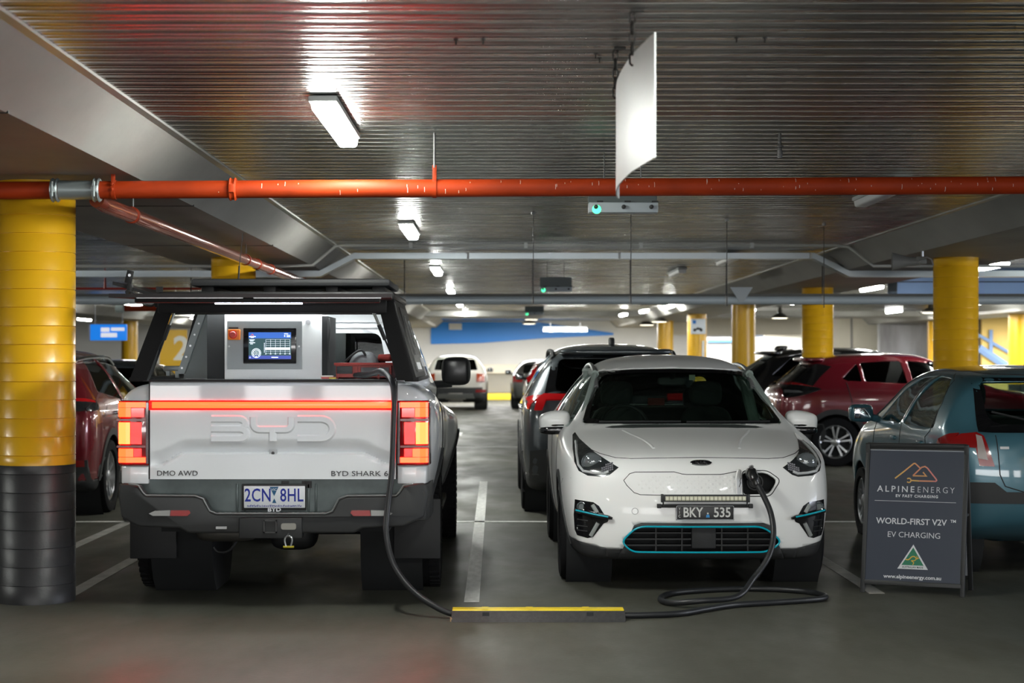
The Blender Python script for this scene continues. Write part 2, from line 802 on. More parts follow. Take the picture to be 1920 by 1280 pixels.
def seat(parent, x, y, z, m, name='seat', facing=1, headrest=True):
    """car seat; facing=+1 looks to +y"""
    bm = nb()
    soft_box(bm, x - .26, x + .26, y - .22, y + .30, z, z + .2)
    soft_box(bm, x - .25, x + .25, y - .36, y - .16, z + .1, z + .72, taper=lambda p, c: Vector((p.x * 1 + (x - p.x) * .15 * (c.z + .5), p.y - facing * .12 * (c.z + .5), p.z)))
    if headrest:
        soft_box(bm, x - .13, x + .13, y - .46, y - .33, z + .72, z + .92)
        for s in (-.06, .06):
            cyl(bm, (x + s, y - .38, z + .66), (x + s, y - .40, z + .76), .008, n=8)
    if facing < 0:
        for v in bm.verts:
            v.co.y = 2 * y - v.co.y
    return obj(name, bm, m, parent)

# ---------------------------------------------------------------- materials
mat('rubber', (.009, .009, .010), .85, spec=.2, bump=.001, bscale=90)
mat('alloy', (.62, .63, .65), .28, .9)
mat('alloy_dark', (.12, .12, .13), .35, .8)
mat('dark_inside', (.012, .013, .014), .85)
mat('black_plastic', (.018, .019, .020), .55)
mat('grey_plastic', (.030, .031, .032), .6, bump=.0006, bscale=300)
mat('gloss_black', (.008, .008, .009), .12, coat=.5)
mat('chrome', (.75, .76, .78), .12, 1.0)
mat('steel', (.45, .46, .47), .35, .9)
mat('rod_steel', (.10, .10, .10), .5, .6)
mat('seat_cloth', (.02, .022, .023), .85)
mat('white_paint', (.86, .86, .85), .34, coat=.35)
mat('truck_white', (.85, .87, .89), .32, coat=.8)
mat('plate_white', (.75, .77, .80), .4)
mat('red_lens', (.25, .006, .008), .12, coat=1.0)
mat('red_lamp', (.5, .01, .01), .15, coat=1.0, emit=(1, .004, .003), es=4.4)
mat('red_lamp_bright', (.5, .02, .01), .2, emit=(1, .018, .004), es=18)
mat('red_lamp_hot', (.5, .02, .01), .2, emit=(1, .030, .007), es=24)
mat('clear_lens', (.55, .57, .58), .08, 0.0, coat=1.0)
mat('lamp_lens', (.9, .9, .9), .4, emit=(.97, 1.0, .94), es=LAMP)
mat('lamp_off', (.75, .77, .8), .3)
mat('lamp_housing', (.55, .57, .57), .5)
glass('glass_pale', (.66, .73, .70))
mat('seam_black', (.012, .012, .013), .6)
glass('glass_clear', (.42, .50, .47))
glass('glass_tint', (.10, .12, .12))
glass('glass_dark', (.025, .03, .032))

# ---------------------------------------------------------------- the room
CEIL, SOFF = HC + 1.344, HC + 1.10
YB, YF = -16.0, 66.0


def floor_material():
    m = bpy.data.materials.new('sealed_concrete')
    m.use_nodes = True
    nt = m.node_tree
    b = nt.nodes['Principled BSDF']
    tc = nt.nodes.new('ShaderNodeTexCoord')
    def noise(scale, detail, stretch=(1, 1, 1)):
        mp = nt.nodes.new('ShaderNodeMapping')
        mp.inputs['Scale'].default_value = stretch
        nt.links.new(tc.outputs['Object'], mp.inputs[0])
        n = nt.nodes.new('ShaderNodeTexNoise')
        n.inputs['Scale'].default_value = scale
        n.inputs['Detail'].default_value = detail
        nt.links.new(mp.outputs[0], n.inputs[0])
        return n
    def ramp(n, p0, c0, p1, c1):
        r = nt.nodes.new('ShaderNodeValToRGB')
        r.color_ramp.elements[0].position = p0
        r.color_ramp.elements[0].color = (*c0, 1)
        r.color_ramp.elements[1].position = p1
        r.color_ramp.elements[1].color = (*c1, 1)
        nt.links.new(n.outputs[0], r.inputs[0])
        return r
    big = ramp(noise(.7, 7, (1, .5, 1)), .3, (.066, .0665, .053), .7, (.110, .110, .091))
    fine = ramp(noise(220, 3), .3, (.72, .72, .72), .75, (1.12, 1.1, 1.08))
    stain = ramp(noise(1.7, 6, (1, .35, 1)), .60, (1, 1, 1), .76, (.62, .55, .44))
    m1 = nt.nodes.new('ShaderNodeMixRGB'); m1.blend_type = 'MULTIPLY'; m1.inputs[0].default_value = 1
    m2 = nt.nodes.new('ShaderNodeMixRGB'); m2.blend_type = 'MULTIPLY'; m2.inputs[0].default_value = .8
    nt.links.new(big.outputs[0], m1.inputs[1]); nt.links.new(fine.outputs[0], m1.inputs[2])
    nt.links.new(m1.outputs[0], m2.inputs[1]); nt.links.new(stain.outputs[0], m2.inputs[2])
    b.inputs['Specular IOR Level'].default_value = .24
    nt.links.new(m2.outputs[0], b.inputs['Base Color'])
    rr = ramp(noise(2.2, 5, (1, .4, 1)), .3, (.36,) * 3, .7, (.60,) * 3)
    nt.links.new(rr.outputs[0], b.inputs['Roughness'])
    n = noise(35, 6)
    bp = nt.nodes.new('ShaderNodeBump'); bp.inputs['Distance'].default_value = .004; bp.inputs['Strength'].default_value = .35
    nt.links.new(n.outputs[0], bp.inputs['Height']); nt.links.new(bp.outputs[0], b.inputs['Normal'])
    return m




fl = nb()
box(fl, -24, 28, YB, YF + 3, -.3, 0)
floor = struct(obj('floor', fl, floor_material(), flat=True))

line_m = mat('line_paint', (.62, .62, .59), .5, noise=.25, nscale=25, stretch=(1, .25, 1), bump=.0006, bscale=120, col2=(.88, .88, .85))
line_w = mat('line_paint_worn', (.26, .255, .235), .5, noise=.4, nscale=9, stretch=(1, .5, 1), col2=(.44, .43, .40))
for (x0, x1, y0, y1, mm) in ((-.20, -.105, 11.22, 22.1, line_m), (-2.80, -2.70, 11.3, 22.1, line_w), (-3.47, -3.37, 13.2, 22.1, line_w),
                             (2.42, 2.52, 11.62, 22.1, line_w), (5.0, 5.1, 11.5, 22.1, line_m), (-8.3, 8.2, 16.64, 16.75, line_m),
                             (-.78, -.68, 35.0, 36.6, line_m), (-6.05, -5.95, 11.4, 22.1, line_m), (-2.4, 8, 30.6, 30.72, line_m)):
    b = nb()
    box(b, x0, x1, y0, y1, 0, .003)
    obj('line_marking', b, mm, floor, flat=True)

# ceiling: trapezoidal steel decking between the band beams
deck_m = mat('steel_deck', (.115, .114, .105), .27, .95, noise=.10, nscale=3, bump=.0004, bscale=30, stretch=(.16, 1.6, 1), rnoise=.05)
_nt = deck_m.node_tree
_b = _nt.nodes['Principled BSDF']
_b.inputs['Anisotropic'].default_value = .78
_tg = _nt.nodes.new('ShaderNodeCombineXYZ')
_tg.inputs[0].default_value = 1
_nt.links.new(_tg.outputs[0], _b.inputs['Tangent'])
conc_m = mat('beam_concrete', (.27, .262, .245), .62, noise=.16, nscale=1.6, bump=.002, bscale=14, stretch=(1, .5, 1))
conc_d = mat('soffit_concrete', (.22, .21, .20), .65, noise=.18, nscale=1.2, bump=.002, bscale=14)
flash_m = mat('flashing', (.50, .51, .49), .35, .6)
PAN = [(0, .030), (.003, 0), (.052, .0006), (.060, -.0012), (.072, -.0012), (.080, .0006), (.120, .0006), (.128, -.0012), (.140, -.0012), (.148, .0006), (.191, 0), (.194, .030), (.2, .030)]
BAYS = [(-24, -11.97), (-10.03, -3.87), (-1.93, 4.18), (6.12, 12.23), (14.17, 28)]


def pan_strip(bm, x0, x1, y):
    a = [bm.verts.new((x0, y + u, CEIL + h)) for u, h in PAN]
    b = [bm.verts.new((x1, y + u, CEIL + h)) for u, h in PAN]
    for i in range(len(PAN) - 1):
        bm.faces.new((a[i], a[i + 1], b[i + 1], b[i]))


cl = nb()
NEAR0, NEAR1 = 28, 62          # pans that can be told apart: 5.6 m .. 12.4 m in the middle bay
k0, k1 = int(YB / .2), int(52 / .2)
for bi, (x0, x1) in enumerate(BAYS):
    for k in range(k0, k1):
        if bi == 2 and NEAR0 <= k < NEAR1:
            continue
        if bi in (0, 4) and k % 1 == 0 and (k < 80):
            continue
        pan_strip(cl, x0, x1, k * .2)
    if bi in (0, 4):
        box(cl, x0, x1, YB, 16, CEIL, CEIL + .05)
box(cl, -24, 28, YB, YF + 3, CEIL + .06, CEIL + .3)
box(cl, -24, 28, 52, YF + 3, CEIL - .0, CEIL + .05)
ceiling = struct(obj('ceiling', cl, deck_m, recalc=False, angle=25))
pm = None
for k in range(NEAR0, NEAR1):
    if pm is None:
        b = nb()
        pan_strip(b, BAYS[2][0], BAYS[2][1], 0)
        o = obj('deck_pan', b, deck_m, ceiling, (0, k * .2, 0), recalc=False, angle=25)
        pm = o
    else:
        o = pm.copy()
        o.location = (0, k * .2, 0)
        COL.objects.link(o)
# band beams along the aisle
for i, xc in enumerate((-11.0, -2.9, 5.15, 13.2)):
    b = nb()
    prism(b, [(xc - .74, SOFF), (xc + .70, SOFF), (xc + .97, CEIL), (xc + .97, CEIL + .1), (xc - .97, CEIL + .1), (xc - .97, CEIL)], 'y', YB, YF + 3)
    bm_ = struct(obj('beam', b, conc_m, flat=True))
    for s in (-1, 1):
        f = nb()
        box(f, xc + s * .97 - .035 - (.0 if s > 0 else 0), xc + s * .97 + .035, YB, 52, CEIL - .014, CEIL + .02)
        obj('edge_flashing', f, flash_m, bm_, flat=True)
# transverse soffit band at the far end of the deck
b = nb()
box(b, -24, 28, 52, 55, SOFF + .1, CEIL + .1)
struct(obj('beam', b, conc_m, flat=True))
# joint lines across the soffit of the left beam
for y in (8.05, 13.0, 17.6, 21.8):
    b = nb()
    box(b, -3.64, -2.19, y - .006, y + .006, SOFF - .004, SOFF + .01)
    obj('joint', b, MATS['seam_black'], bpy.data.objects['beam.001'], flat=True)

# walls
wall_m = mat('white_wall', (.58, .57, .55), .7, noise=.06, nscale=.6)
beige_m = mat('beige_concrete', (.58, .54, .45), .75, noise=.10, nscale=.9)
blue_m = mat('blue_paint', (.012, .19, .62), .45)
yel_m = mat('yellow_wall_paint', (.80, .56, .16), .6, noise=.06, nscale=.5)
b = nb(); box(b, -24, 9.0, YF, YF + .3, 0, CEIL + .2)
wf = struct(obj('wall_far', b, wall_m, flat=True))
pw = [P(808, 603, YF), P(1010, 604, YF), P(1150, 624, YF), P(1150, 628, YF), P(1020, 634, YF), P(900, 643, YF), P(808, 645, YF)]
b = nb(); prism(b, [(p.x, p.z) for p in pw], 'y', YF - .06, YF + .02)
obj('blue_wedge_stripe', b, blue_m, wf, flat=True)
b = nb()
box(b, P(842, 0, YF).x, P(866, 0, YF).x, YF - .09, YF - .055, P(0, 618, YF).z, P(0, 606, YF).z)
obj('pale_notice', b, wall_m, wf, flat=True)
b = nb(); box(b, -5, 9.0, YF - .5, YF, 0.95, 1.28)
obj('barrier_rail', b, mat('barrier', (.58, .54, .46), .7), wf, flat=True)
for i in range(46):
    b = nb(); x = -1.6 + i * .075
    box(b, x, x + .04, YF - .42, YF - .38, .26, .95)
    obj('vent_slat', b, mat('vent_grey', (.33, .33, .32), .6), wf, flat=True)
b = nb(); box(b, -6, 9, YF - 1.2, YF, 0, .22, bev=.02)
obj('kerb_yellow', b, mat('kerb_yellow', (.85, .6, .03), .6), wf)
b = nb(); box(b, 9.0, 28, YF - 6, YF - 5.7, 0, CEIL + .2)
wr = struct(obj('wall_far_right', b, beige_m, flat=True))
for x in (10.4, 11.9, 13.3, 14.4):
    b = nb(); box(b, x - .03, x + .03, YF - 6.03, YF - 6, .9, CEIL)
    obj('panel_joint', b, conc_d, wr, flat=True)
stain_m = mat('stained_white_panel', (.30, .29, .30), .7, noise=.3, nscale=1.2, col2=(.66, .66, .70), stretch=(1.6, 1, .35))
b = nb(); box(b, P(1645, 0, 59).x, P(1745, 0, 59).x, 58.6, 59, .2, P(0, 588, 59).z)
obj('weathered_panel', b, stain_m, wr, flat=True)
b = nb(); box(b, P(1300, 0, 59).x, P(1520, 0, 59).x, 58.7, 59.2, .5, P(0, 632, 59).z)
obj('white_parapet', b, wall_m, wr, flat=True)
b = nb(); box(b, P(1325, 0, 59).x, P(1372, 0, 59).x, 58.6, 58.7, P(0, 642, 59).z, P(0, 637, 59).z)
obj('blue_strip', b, mat('blue_trim', (.10, .28, .58), .5), wr, flat=True)
# the beige drop panel above the white parapet
b = nb(); box(b, P(1240, 0, 56).x, P(1500, 0, 56).x, 55.8, 56.2, P(0, 628, 56).z, SOFF + .15)
obj('drop_panel', b, beige_m, wr, flat=True)
# stair wall on the right
b = nb(); box(b, P(1838, 0, 54).x, 20, 53.8, 54, 0, P(0, 588, 54).z)
ys = struct(obj('wall_stair', b, yel_m, flat=True))
bl2 = mat('blue_stringer', (.22, .34, .58), .5)
b = nb()
tubes = [((1835, 652), (1892, 690)), ((1835, 628), (1905, 668)), ((1858, 618), (1858, 666))]
for (a, c), rr in zip(tubes, (.13, .05, .06)):
    tube(b, [P(*a, 53.7), P(*c, 53.7)], rr, 6)
obj('stair_stringer', b, bl2, ys)
# blue bulkhead where the deck steps up
b = nb(); box(b, 6.25, 28, 27.9, 28.6, HC + .93, CEIL + .3)
bk = struct(obj('wall_bulkhead', b, mat('blue_bulkhead', (.20, .32, .55), .6), flat=True))
b = nb(); box(b, 6.25, 28, 27.88, 27.9, HC + 1.17, HC + 1.185)
obj('joint', b, MATS['seam_black'], bk, flat=True)
# side and rear parapets: open above to daylight
for nm, x0, x1, y0, y1, h in (('wall_left', -24.3, -24, YB, YF + 3, CEIL), ('wall_right', 28, 28.3, YB, YF + 3, 1.1), ('wall_rear', -24, 28, YB - .3, YB, 1.1)):
    b = nb(); box(b, x0, x1, y0, y1, 0, h)
    struct(obj(nm, b, beige_m, flat=True))

# ---------------------------------------------------------------- columns
col_y = mat('column_yellow', (.72, .395, .010), .33, noise=.05, nscale=2, coat=.12)
col_k = mat('column_black', (.026, .026, .028), .42, noise=.25, nscale=5, bump=.001, bscale=60)


def column(x, y, r=.244, seams=True, zsplit=.86, pitch=.115):
    def prof(z0, z1):
        p = [(r, z0)]
        if seams:
            k = math.ceil(z0 / pitch + .05)
            while k * pitch < z1 - .01:
                z = k * pitch
                p += [(r, z - .0045), (r - .005, z - .0015), (r - .005, z + .0005), (r + .002, z + .003), (r, z + .006)]
                k += 1
        p.append((r, z1))
        return p
    b = nb(); lathe(b, prof(zsplit, SOFF + .02), 'z', 48 if seams else 24)
    o = struct(obj('column', b, col_y, None, (x, y, 0), recalc=False, angle=60))
    b = nb(); lathe(b, prof(0, zsplit), 'z', 48 if seams else 24)
    obj('painted_base', b, col_k, o, recalc=False, angle=60)
    return o


COLS = {}
for k in range(6):
    y = 11.3 + 8.5 * k
    COLS['L', k] = column(-2.9, y, seams=k < 2)
    if k > 0:
        COLS['R', k] = column(5.08, y, seams=k < 3)
for k in (4, 5):
    column(13.2, 11.3 + 8.5 * k, seams=False)
for x, y in ((-11.0, 53.8), (-11.0, 36.8), (-11.0, 28.3), (-17.2, 88 - 24)):
    column(x, y, seams=False)
for y in (2.8, -5.7):
    column(-2.9, y, seams=False)
    column(5.08, y, seams=False)
# parking plaque on the fourth right-hand column
c4 = COLS['R', 4]
pl = nb(); box(pl, -.19, .19, -.30, -.26, 2.12, 2.50, bev=.01)
po = obj('plaque', pl, mat('plaque_white', (.68, .72, .78), .5), c4)
b = nb(); box(b, -.14, -.06, -.306, -.30, 2.38, 2.46)
obj('blue_symbol', b, blue_m, c4, flat=True)
b = nb()
for dx in (-.09, .07):
    cyl(b, (dx, -.306, 2.22), (dx, -.299, 2.22), .04, n=14)
prism(b, [(-.08, 2.22), (-.03, 2.29), (.08, 2.27), (.1, 2.23)], 'y', -.306, -.3)
obj('motorbike_pictogram', b, MATS['black_plastic'], c4, flat=True)
b = nb(); box(b, .10, .15, -.27, -.2, 1.2, 1.95)
obj('white_strip', b, MATS['plate_white'], c4, flat=True)
b = nb()
box(b, -.14, .2, -.256, -.2, 2.02, 2.10)
c13 = [o for o in bpy.data.objects if o.name.startswith('column') and abs(o.location.x - 13.2) < .01 and o.location.y > 50][0]
obj('white_band', b, MATS['plate_white'], c13, flat=True)

# ---------------------------------------------------------------- ceiling lights
def make_light(lit=True):
    t = thing('ceiling_light', '', 'light')
    b = nb(); box(b, -.075, .075, -.79, .79, -.035, 0, bev=.012)
    obj('housing', b, MATS['lamp_housing'], t)
    b = nb()
    prof = rounded([(-.062, -.03), (.062, -.03), (.052, -.085), (-.052, -.085)], [0, 0, .02, .02])
    prism(b, prof, 'y', -.77, .77, bev=0)
    obj('lens', b, MATS['lamp_lens'] if lit else MATS['lamp_off'], t)
    return t


L0 = make_light()
first = True
ORD = ['nearest', 'second', 'third', 'fourth', 'fifth', 'sixth']
def place_light(x, y, label, group, z=CEIL - .005, src=None, rz=0):
    global first
    src = src or L0
    if src is L0 and first:
        o = L0
        first = False
        o.location = (x, y, z)
        o.rotation_euler = (0, 0, rz)
        o['label'] = label
    else:
        o = dup(src, (x, y, z), rz, label)
    o['group'] = group
    return o


for k in range(6):
    place_light(-.885, 9.93 + 8.4 * k, ['bright batten light on the ribbed ceiling nearest the camera', 'second batten light back in the row, above the orange pipe',
                'third batten light back, above the cable tray edge', 'fourth batten light back in the row', 'fifth batten light back in the row', 'farthest batten light of the row, above the blue stripe'][k], 'batten lights in the row over the lane')
for k, y in enumerate((-6.9, -12.5)):
    place_light(-.885, y, 'batten light on the ceiling behind the camera', 'batten lights behind the camera')
for k, y in enumerate((25.4, 33.4, 41.6, 49.5)):
    place_light(7.0, y, ['lit batten light right of the near yellow column', 'lit batten light below the blue bulkhead', 'third lit batten in the right bay, over the dark cars', 'fourth lit batten deep in the right bay'][k], 'batten lights in the right bay')
for k, y in enumerate((-3, 9.5, 17.5)):
    place_light(8.6, y, 'batten light of the right bay beyond the frame', 'batten lights of the right bay outside the frame')
for k, y in enumerate((25.8, 34.2, 43.2, 51.5, 60.5)):
    place_light(-8.75 if k < 4 else -13.9, y, ['lit batten light in the left bay, nearest', 'lit batten light in the left bay, second', 'lit batten light above the blue hanging sign', 'lit batten light right of the far left column', 'lit batten light beside the near column, far back'][k], 'batten lights in the left bay', z=(CEIL - .005))
place_light(.95, 5.25, 'added fill batten above the frame over the white car bay', 'batten lights behind the camera')  # unseen fixture added to lighten the bonnet
place_light(2.9, 5.0, 'added fill batten above the frame over the empty bay', 'batten lights behind the camera')  # unseen fixture added to lighten the truck's right flank
for k, y in enumerate((-3, 10, 18)):
    place_light(-7.5, y, 'batten light of the left bay outside the frame', 'batten lights of the left bay outside the frame')
for k, (x, y) in enumerate(((-7.6, 58), (-9.8, 58), (7.3, 57), (9.4, 57), (11.1, 50), (11.4, 43))):
    place_light(x, y, ['far lit batten left of the truck canopy', 'far lit batten behind the yellow number panel', 'far lit batten behind the plaque column', 'far lit batten by the drop panel',
                       'far lit batten left of the second right column', 'far lit batten right of the beige panels'][k], 'far batten lights', z=CEIL - .005 if y < 51.5 else CEIL - .005)
Lo = make_light(False)
Lo['label'] = 'unlit dark batten above the cable tray in the middle bay'
Lo.location = (3.05, 23.6, CEIL - .02)
Lo['group'] = 'unlit battens in the middle bay'
place_light(2.77, 27.4, 'unlit batten below the cable tray in the middle bay', 'unlit battens in the middle bay', src=Lo)
place_light(3.05, 14.2, 'unlit batten behind the right end of the orange pipe', 'unlit battens in the middle bay', src=Lo)
for k, y in enumerate((50, 54, 58)):
    place_light(4.05 - .25 * k, y - 8, ['small lit batten right of the far centre', 'small lit batten right of the far centre, middle of three', 'small lit batten right of the far centre, lowest of three'][k], 'three small far battens', z=CEIL - .1)
# long tubes hung crosswise in the distance
tb = thing('tube_light', 'long lit tube light crossing below the white pipe on the right', 'light')
b = nb(); cyl(b, (-.72, 0, 0), (.72, 0, 0), .05, n=12); obj('lens', b, MATS['lamp_lens'], tb)
b = nb(); box(b, -.74, .74, -.04, .04, .04, .1); obj('housing', b, MATS['lamp_housing'], tb)
for s in (-.5, .5):
    b = nb(); cyl(b, (s, 0, .1), (s, 0, .4), .01, n=6); obj('hanger', b, MATS['steel'], tb)
tb.location = P(1660, 571, 50)
tb.scale = (1, 1, 1)
t2 = dup(tb, P(1060, 618, 60), 0, 'long lit tube light in front of the blue stripe')
t3 = dup(tb, P(-120, 540, 36), 0, 'long lit tube light hidden behind the near column')
# pendant lamps
pn = thing('pendant_lamp', 'conical pendant lamp above the far right cars, leftmost', 'lamp')
b = nb(); lathe(b, [(.05, .26), (.07, .12), (.26, 0), (.25, -.02), (.06, .10)], 'z', 20); obj('shade', b, mat('pendant_shade', (.08, .075, .06), .5), pn, recalc=False)
b = nb(); lathe(b, [(.001, -.03), (.2, -.025), (.24, .0)], 'z', 20); obj('lens', b, mat('pendant_lens', (.9, .85, .7), .4, emit=(1, .93, .75), es=5), pn, recalc=False)
b = nb(); cyl(b, (0, 0, .25), (0, 0, .6), .02, n=6); obj('rod', b, MATS['black_plastic'], pn)
pn['group'] = 'conical pendant lamps'
pn.location = P(1213, 608, 55)
for (px, py, yy, lb) in ((1236, 602, 50, 'conical pendant lamp by the far yellow column'), (1462, 595, 48, 'conical pendant lamp over the black car roof'), (1422, 596, 58, 'small pendant lamp right of the middle column'),
                         (996, 598, 60, 'lit pendant lamp above the blue stripe, upper'), (992, 606, 62, 'lit pendant lamp above the blue stripe, lower'), (1745, 585, 46, 'dark pendant lamp left of the near right column')):
    dup(pn, P(px, py, yy), 0, lb)

# ---------------------------------------------------------------- services
red_m = mat('pipe_red', (.28, .026, .002), .6, noise=.25, nscale=3, spec=.25)
chip_m = mat('paint_chip', (.7, .62, .55), .6)
grey_m = mat('galvanised_grey', (.30, .34, .345), .4, .55)
zinc_m = mat('zinc', (.6, .62, .64), .28, .9)
pipe = thing('fire_pipe', 'orange red sprinkler main pipe crossing under the ceiling', 'pipe', (0, 10.8, 0))
pz = lambda x: HC + 1.006 + (x + 2.99) * .0052
b = nb(); cyl(b, (-9, 0, pz(-9)), (9, 0, pz(9)), .0535, n=28); obj('pipe_run', b, red_m, pipe)
b = nb()
x0, x1 = -2.60, -2.44
lathe(b, [(.058, x0 - .03), (.058, x1 + .03)], 'x', 28, (0, 0, pz(-2.5)))
obj('grey_coupling', b, grey_m, pipe, recalc=False)
for xx in (-2.655, -2.405):
    b = nb()
    lathe(b, [(.054, -.022), (.068, -.022), (.074, -.014), (.066, -.006), (.066, .006), (.074, .014), (.068, .022), (.054, .022)], 'x', 28, (xx, 0, pz(xx)))
    box(b, xx - .014, xx + .014, -.085, -.055, pz(xx) - .02, pz(xx) + .02, bev=.004)
    cyl(b, (xx, -.08, pz(xx) - .045), (xx, -.08, pz(xx) + .045), .007, n=8)
    obj('clamp_band', b, grey_m, pipe)
b = nb()
xx = -1.585
lathe(b, [(.054, -.022), (.064, -.022), (.071, -.014), (.064, -.006), (.064, .006), (.071, .014), (.064, .022), (.054, .022)], 'x', 28, (xx, 0, pz(xx)))
box(b, xx - .016, xx + .016, -.083, -.05, pz(xx) - .025, pz(xx) + .025, bev=.004)
obj('clamp_band', b, red_m, pipe)
for xx, mm in ((-2.30, red_m), (-.37, red_m), (6.3, red_m)):
    b = nb()
    lathe(b, [(.053, -.012), (.059, -.012), (.059, .012), (.053, .012)], 'x', 24, (xx, 0, pz(xx)))
    box(b, xx - .012, xx + .014, -.045, -.035, pz(xx) + .02, pz(xx) + .135, bev=.003)
    if xx == -2.30:
        for dz in (0, .03):
            lathe(b, [(.001, -.075), (.011, -.07), (.011, -.05)], 'y', 10, (xx - .0, 0, pz(xx) + dz))
    obj('pipe_hanger', b, mm, pipe)
    b = nb(); cyl(b, (xx, -.04, pz(xx) + .12), (xx, -.04, CEIL + .02 if xx > -2 else SOFF), .008, n=8)
    obj('hanger_rod', b, MATS['rod_steel'], pipe)
b = nb()
rnd = random.Random(3)
for i in range(64):
    x = rnd.uniform(-1.7, 3.2); q = rnd.uniform(-.55, .8); L = rnd.choice((.006, .01, .02, .035))
    zz = pz(x)
    tube(b, [(x, -math.cos(q - L * 8) * .0537, zz + math.sin(q - L * 8) * .0537), (x + .001, -math.cos(q) * .0537, zz + math.sin(q) * .0537), (x, -math.cos(q + L * 8) * .0537, zz + math.sin(q + L * 8) * .0537)], .0014, 5)
o = obj('paint_chips', b, chip_m, pipe)
o['kind'] = 'stuff'
# copper red branch running away from the camera
br = thing('branch_pipe', 'glossy copper red branch pipe running back from the grey coupling', 'pipe', (-2.42, 0, HC + .945))
b = nb()
tube(b, [(-.02, 10.95, .02), (0, 11.05, 0), (0, 26, 0)], .049, 20)
obj('pipe_run', b, mat('pipe_copper_red', (.46, .10, .055), .16, .35, coat=.8), br)
for y in (11.9, 17.3, 18.1, 19.2, 22.5):
    b = nb()
    lathe(b, [(.048, -.03), (.056, -.025), (.056, .025), (.048, .03)], 'y', 20, (0, y, 0))
    obj('clamp_band', b, red_m, br)
for y in (11.95, 17.35):
    b = nb(); cyl(b, (0, y, .05), (0, y, SOFF - HC - .945 + .01), .006, n=6); obj('hanger_rod', b, MATS['rod_steel'], br)
# conduit and cable tray crossing the middle bay, stepping down under the beams
tray_m = mat('tray_metal', (.42, .47, .50), .30, .7)
cd = thing('conduit', 'thin pale conduit crossing the ceiling above the cable tray', 'conduit')
b = nb()
zc = CEIL - .03
tube(b, [(-6, 21, SOFF - .03), (-2.5, 21, SOFF - .03), (-2.15, 21, SOFF - .02), (-1.88, 21, zc - .01), (-1.75, 21, zc), (3.95, 21, zc), (4.13, 21, zc - .02), (4.42, 21, SOFF - .03), (9, 21, SOFF - .03)], .017, 8)
obj('conduit_run', b, mat('conduit_grey', (.45, .46, .44), .45), cd)
for x in (-1.0, .35, 1.7, 3.0):
    b = nb(); box(b, x - .02, x + .02, 20.98, 21.02, zc - .03, CEIL)
    obj('saddle', b, MATS['lamp_housing'], cd)
ct = thing('cable_tray', 'silvery cable tray crossing the ceiling below the conduit', 'tray')
b = nb()
zt_ = CEIL - .05
path = [(-6, SOFF - .03), (-2.22, SOFF - .03), (-1.78, zt_), (4.0, zt_), (4.44, SOFF - .03), (9, SOFF - .03)]
for (xa, za), (xb, zb_) in zip(path, path[1:]):
    vs8 = []
    for (x, z) in ((xa, za), (xb, zb_)):
        vs8.append([b.verts.new((x, 22.5, z - .055)), b.verts.new((x, 22.75, z - .055)), b.verts.new((x, 22.75, z + .02)), b.verts.new((x, 22.5, z + .02))])
    for i in range(4):
        b.faces.new((vs8[0][i], vs8[0][(i + 1) % 4], vs8[1][(i + 1) % 4], vs8[1][i]))
obj('tray_channel', b, tray_m, ct)
for x in (-.35, 1.55, 3.95):
    b = nb(); box(b, x - .012, x + .012, 22.48, 22.5, zt_ - .06, zt_ + .025)
    obj('splice_plate', b, MATS['lamp_housing'], ct)
wp = thing('water_pipe', 'pale blue grey pipe hung low across the whole hall', 'pipe', (0, 23.5, HC + .750))
b = nb(); cyl(b, (-13, 0, 0), (16, 0, 0), .055, n=16); obj('pipe_run', b, mat('pipe_blue_grey', (.50, .57, .61), .35, .1), wp)
b = nb(); box(b, -13, 16, -.02, .03, .05, .085); obj('support_angle', b, mat('angle_dark', (.10, .10, .09), .6), wp)
for x in (-4.0, -1.2, .48, 1.76, 3.02, 4.28, 7.6):
    b = nb(); cyl(b, (x, 0, .05), (x, 0, CEIL - HC - .75), .008, n=6); obj('hanger_rod', b, MATS['seam_black'], wp)
    b = nb(); lathe(b, [(.055, -.02), (.06, -.02), (.06, .02), (.055, .02)], 'x', 14, (x, 0, 0)); obj('clamp_band', b, MATS['lamp_housing'], wp)
b = nb(); prism(b, [(3.06, .17), (3.36, .17), (3.24, -.02), (3.18, -.02)], 'y', -.065, -.058)
obj('warning_tag', b, mat('tag_grey', (.42, .46, .48), .5), wp, flat=True)
# thin wire stays in front of the tray
for i, px in enumerate((1000, 1183, 1363, 1545)):
    ya = (16.6, 16.6, 17.4, 18.0)[i]
    a = P(px, 450, ya)
    ws = thing('wire_stay', ['thin dark wire hanging from the ceiling, leftmost of four', 'thin dark wire hanging below the green lit unit', 'thin dark wire hanging left of the dark batten', 'thin dark wire hanging in front of the second yellow column'][i], 'wire', (a.x, ya, 0), 0, 'thin wires hanging from the ceiling')
    b = nb(); cyl(b, (0, 0, HC + .5), (0, 0, CEIL + .02), .0045, n=5); obj('wire', b, MATS['seam_black'], ws)
    b = nb(); cyl(b, (0, 0, CEIL - .02), (0, 0, CEIL + .01), .02, n=8); obj('anchor', b, MATS['steel'], ws)
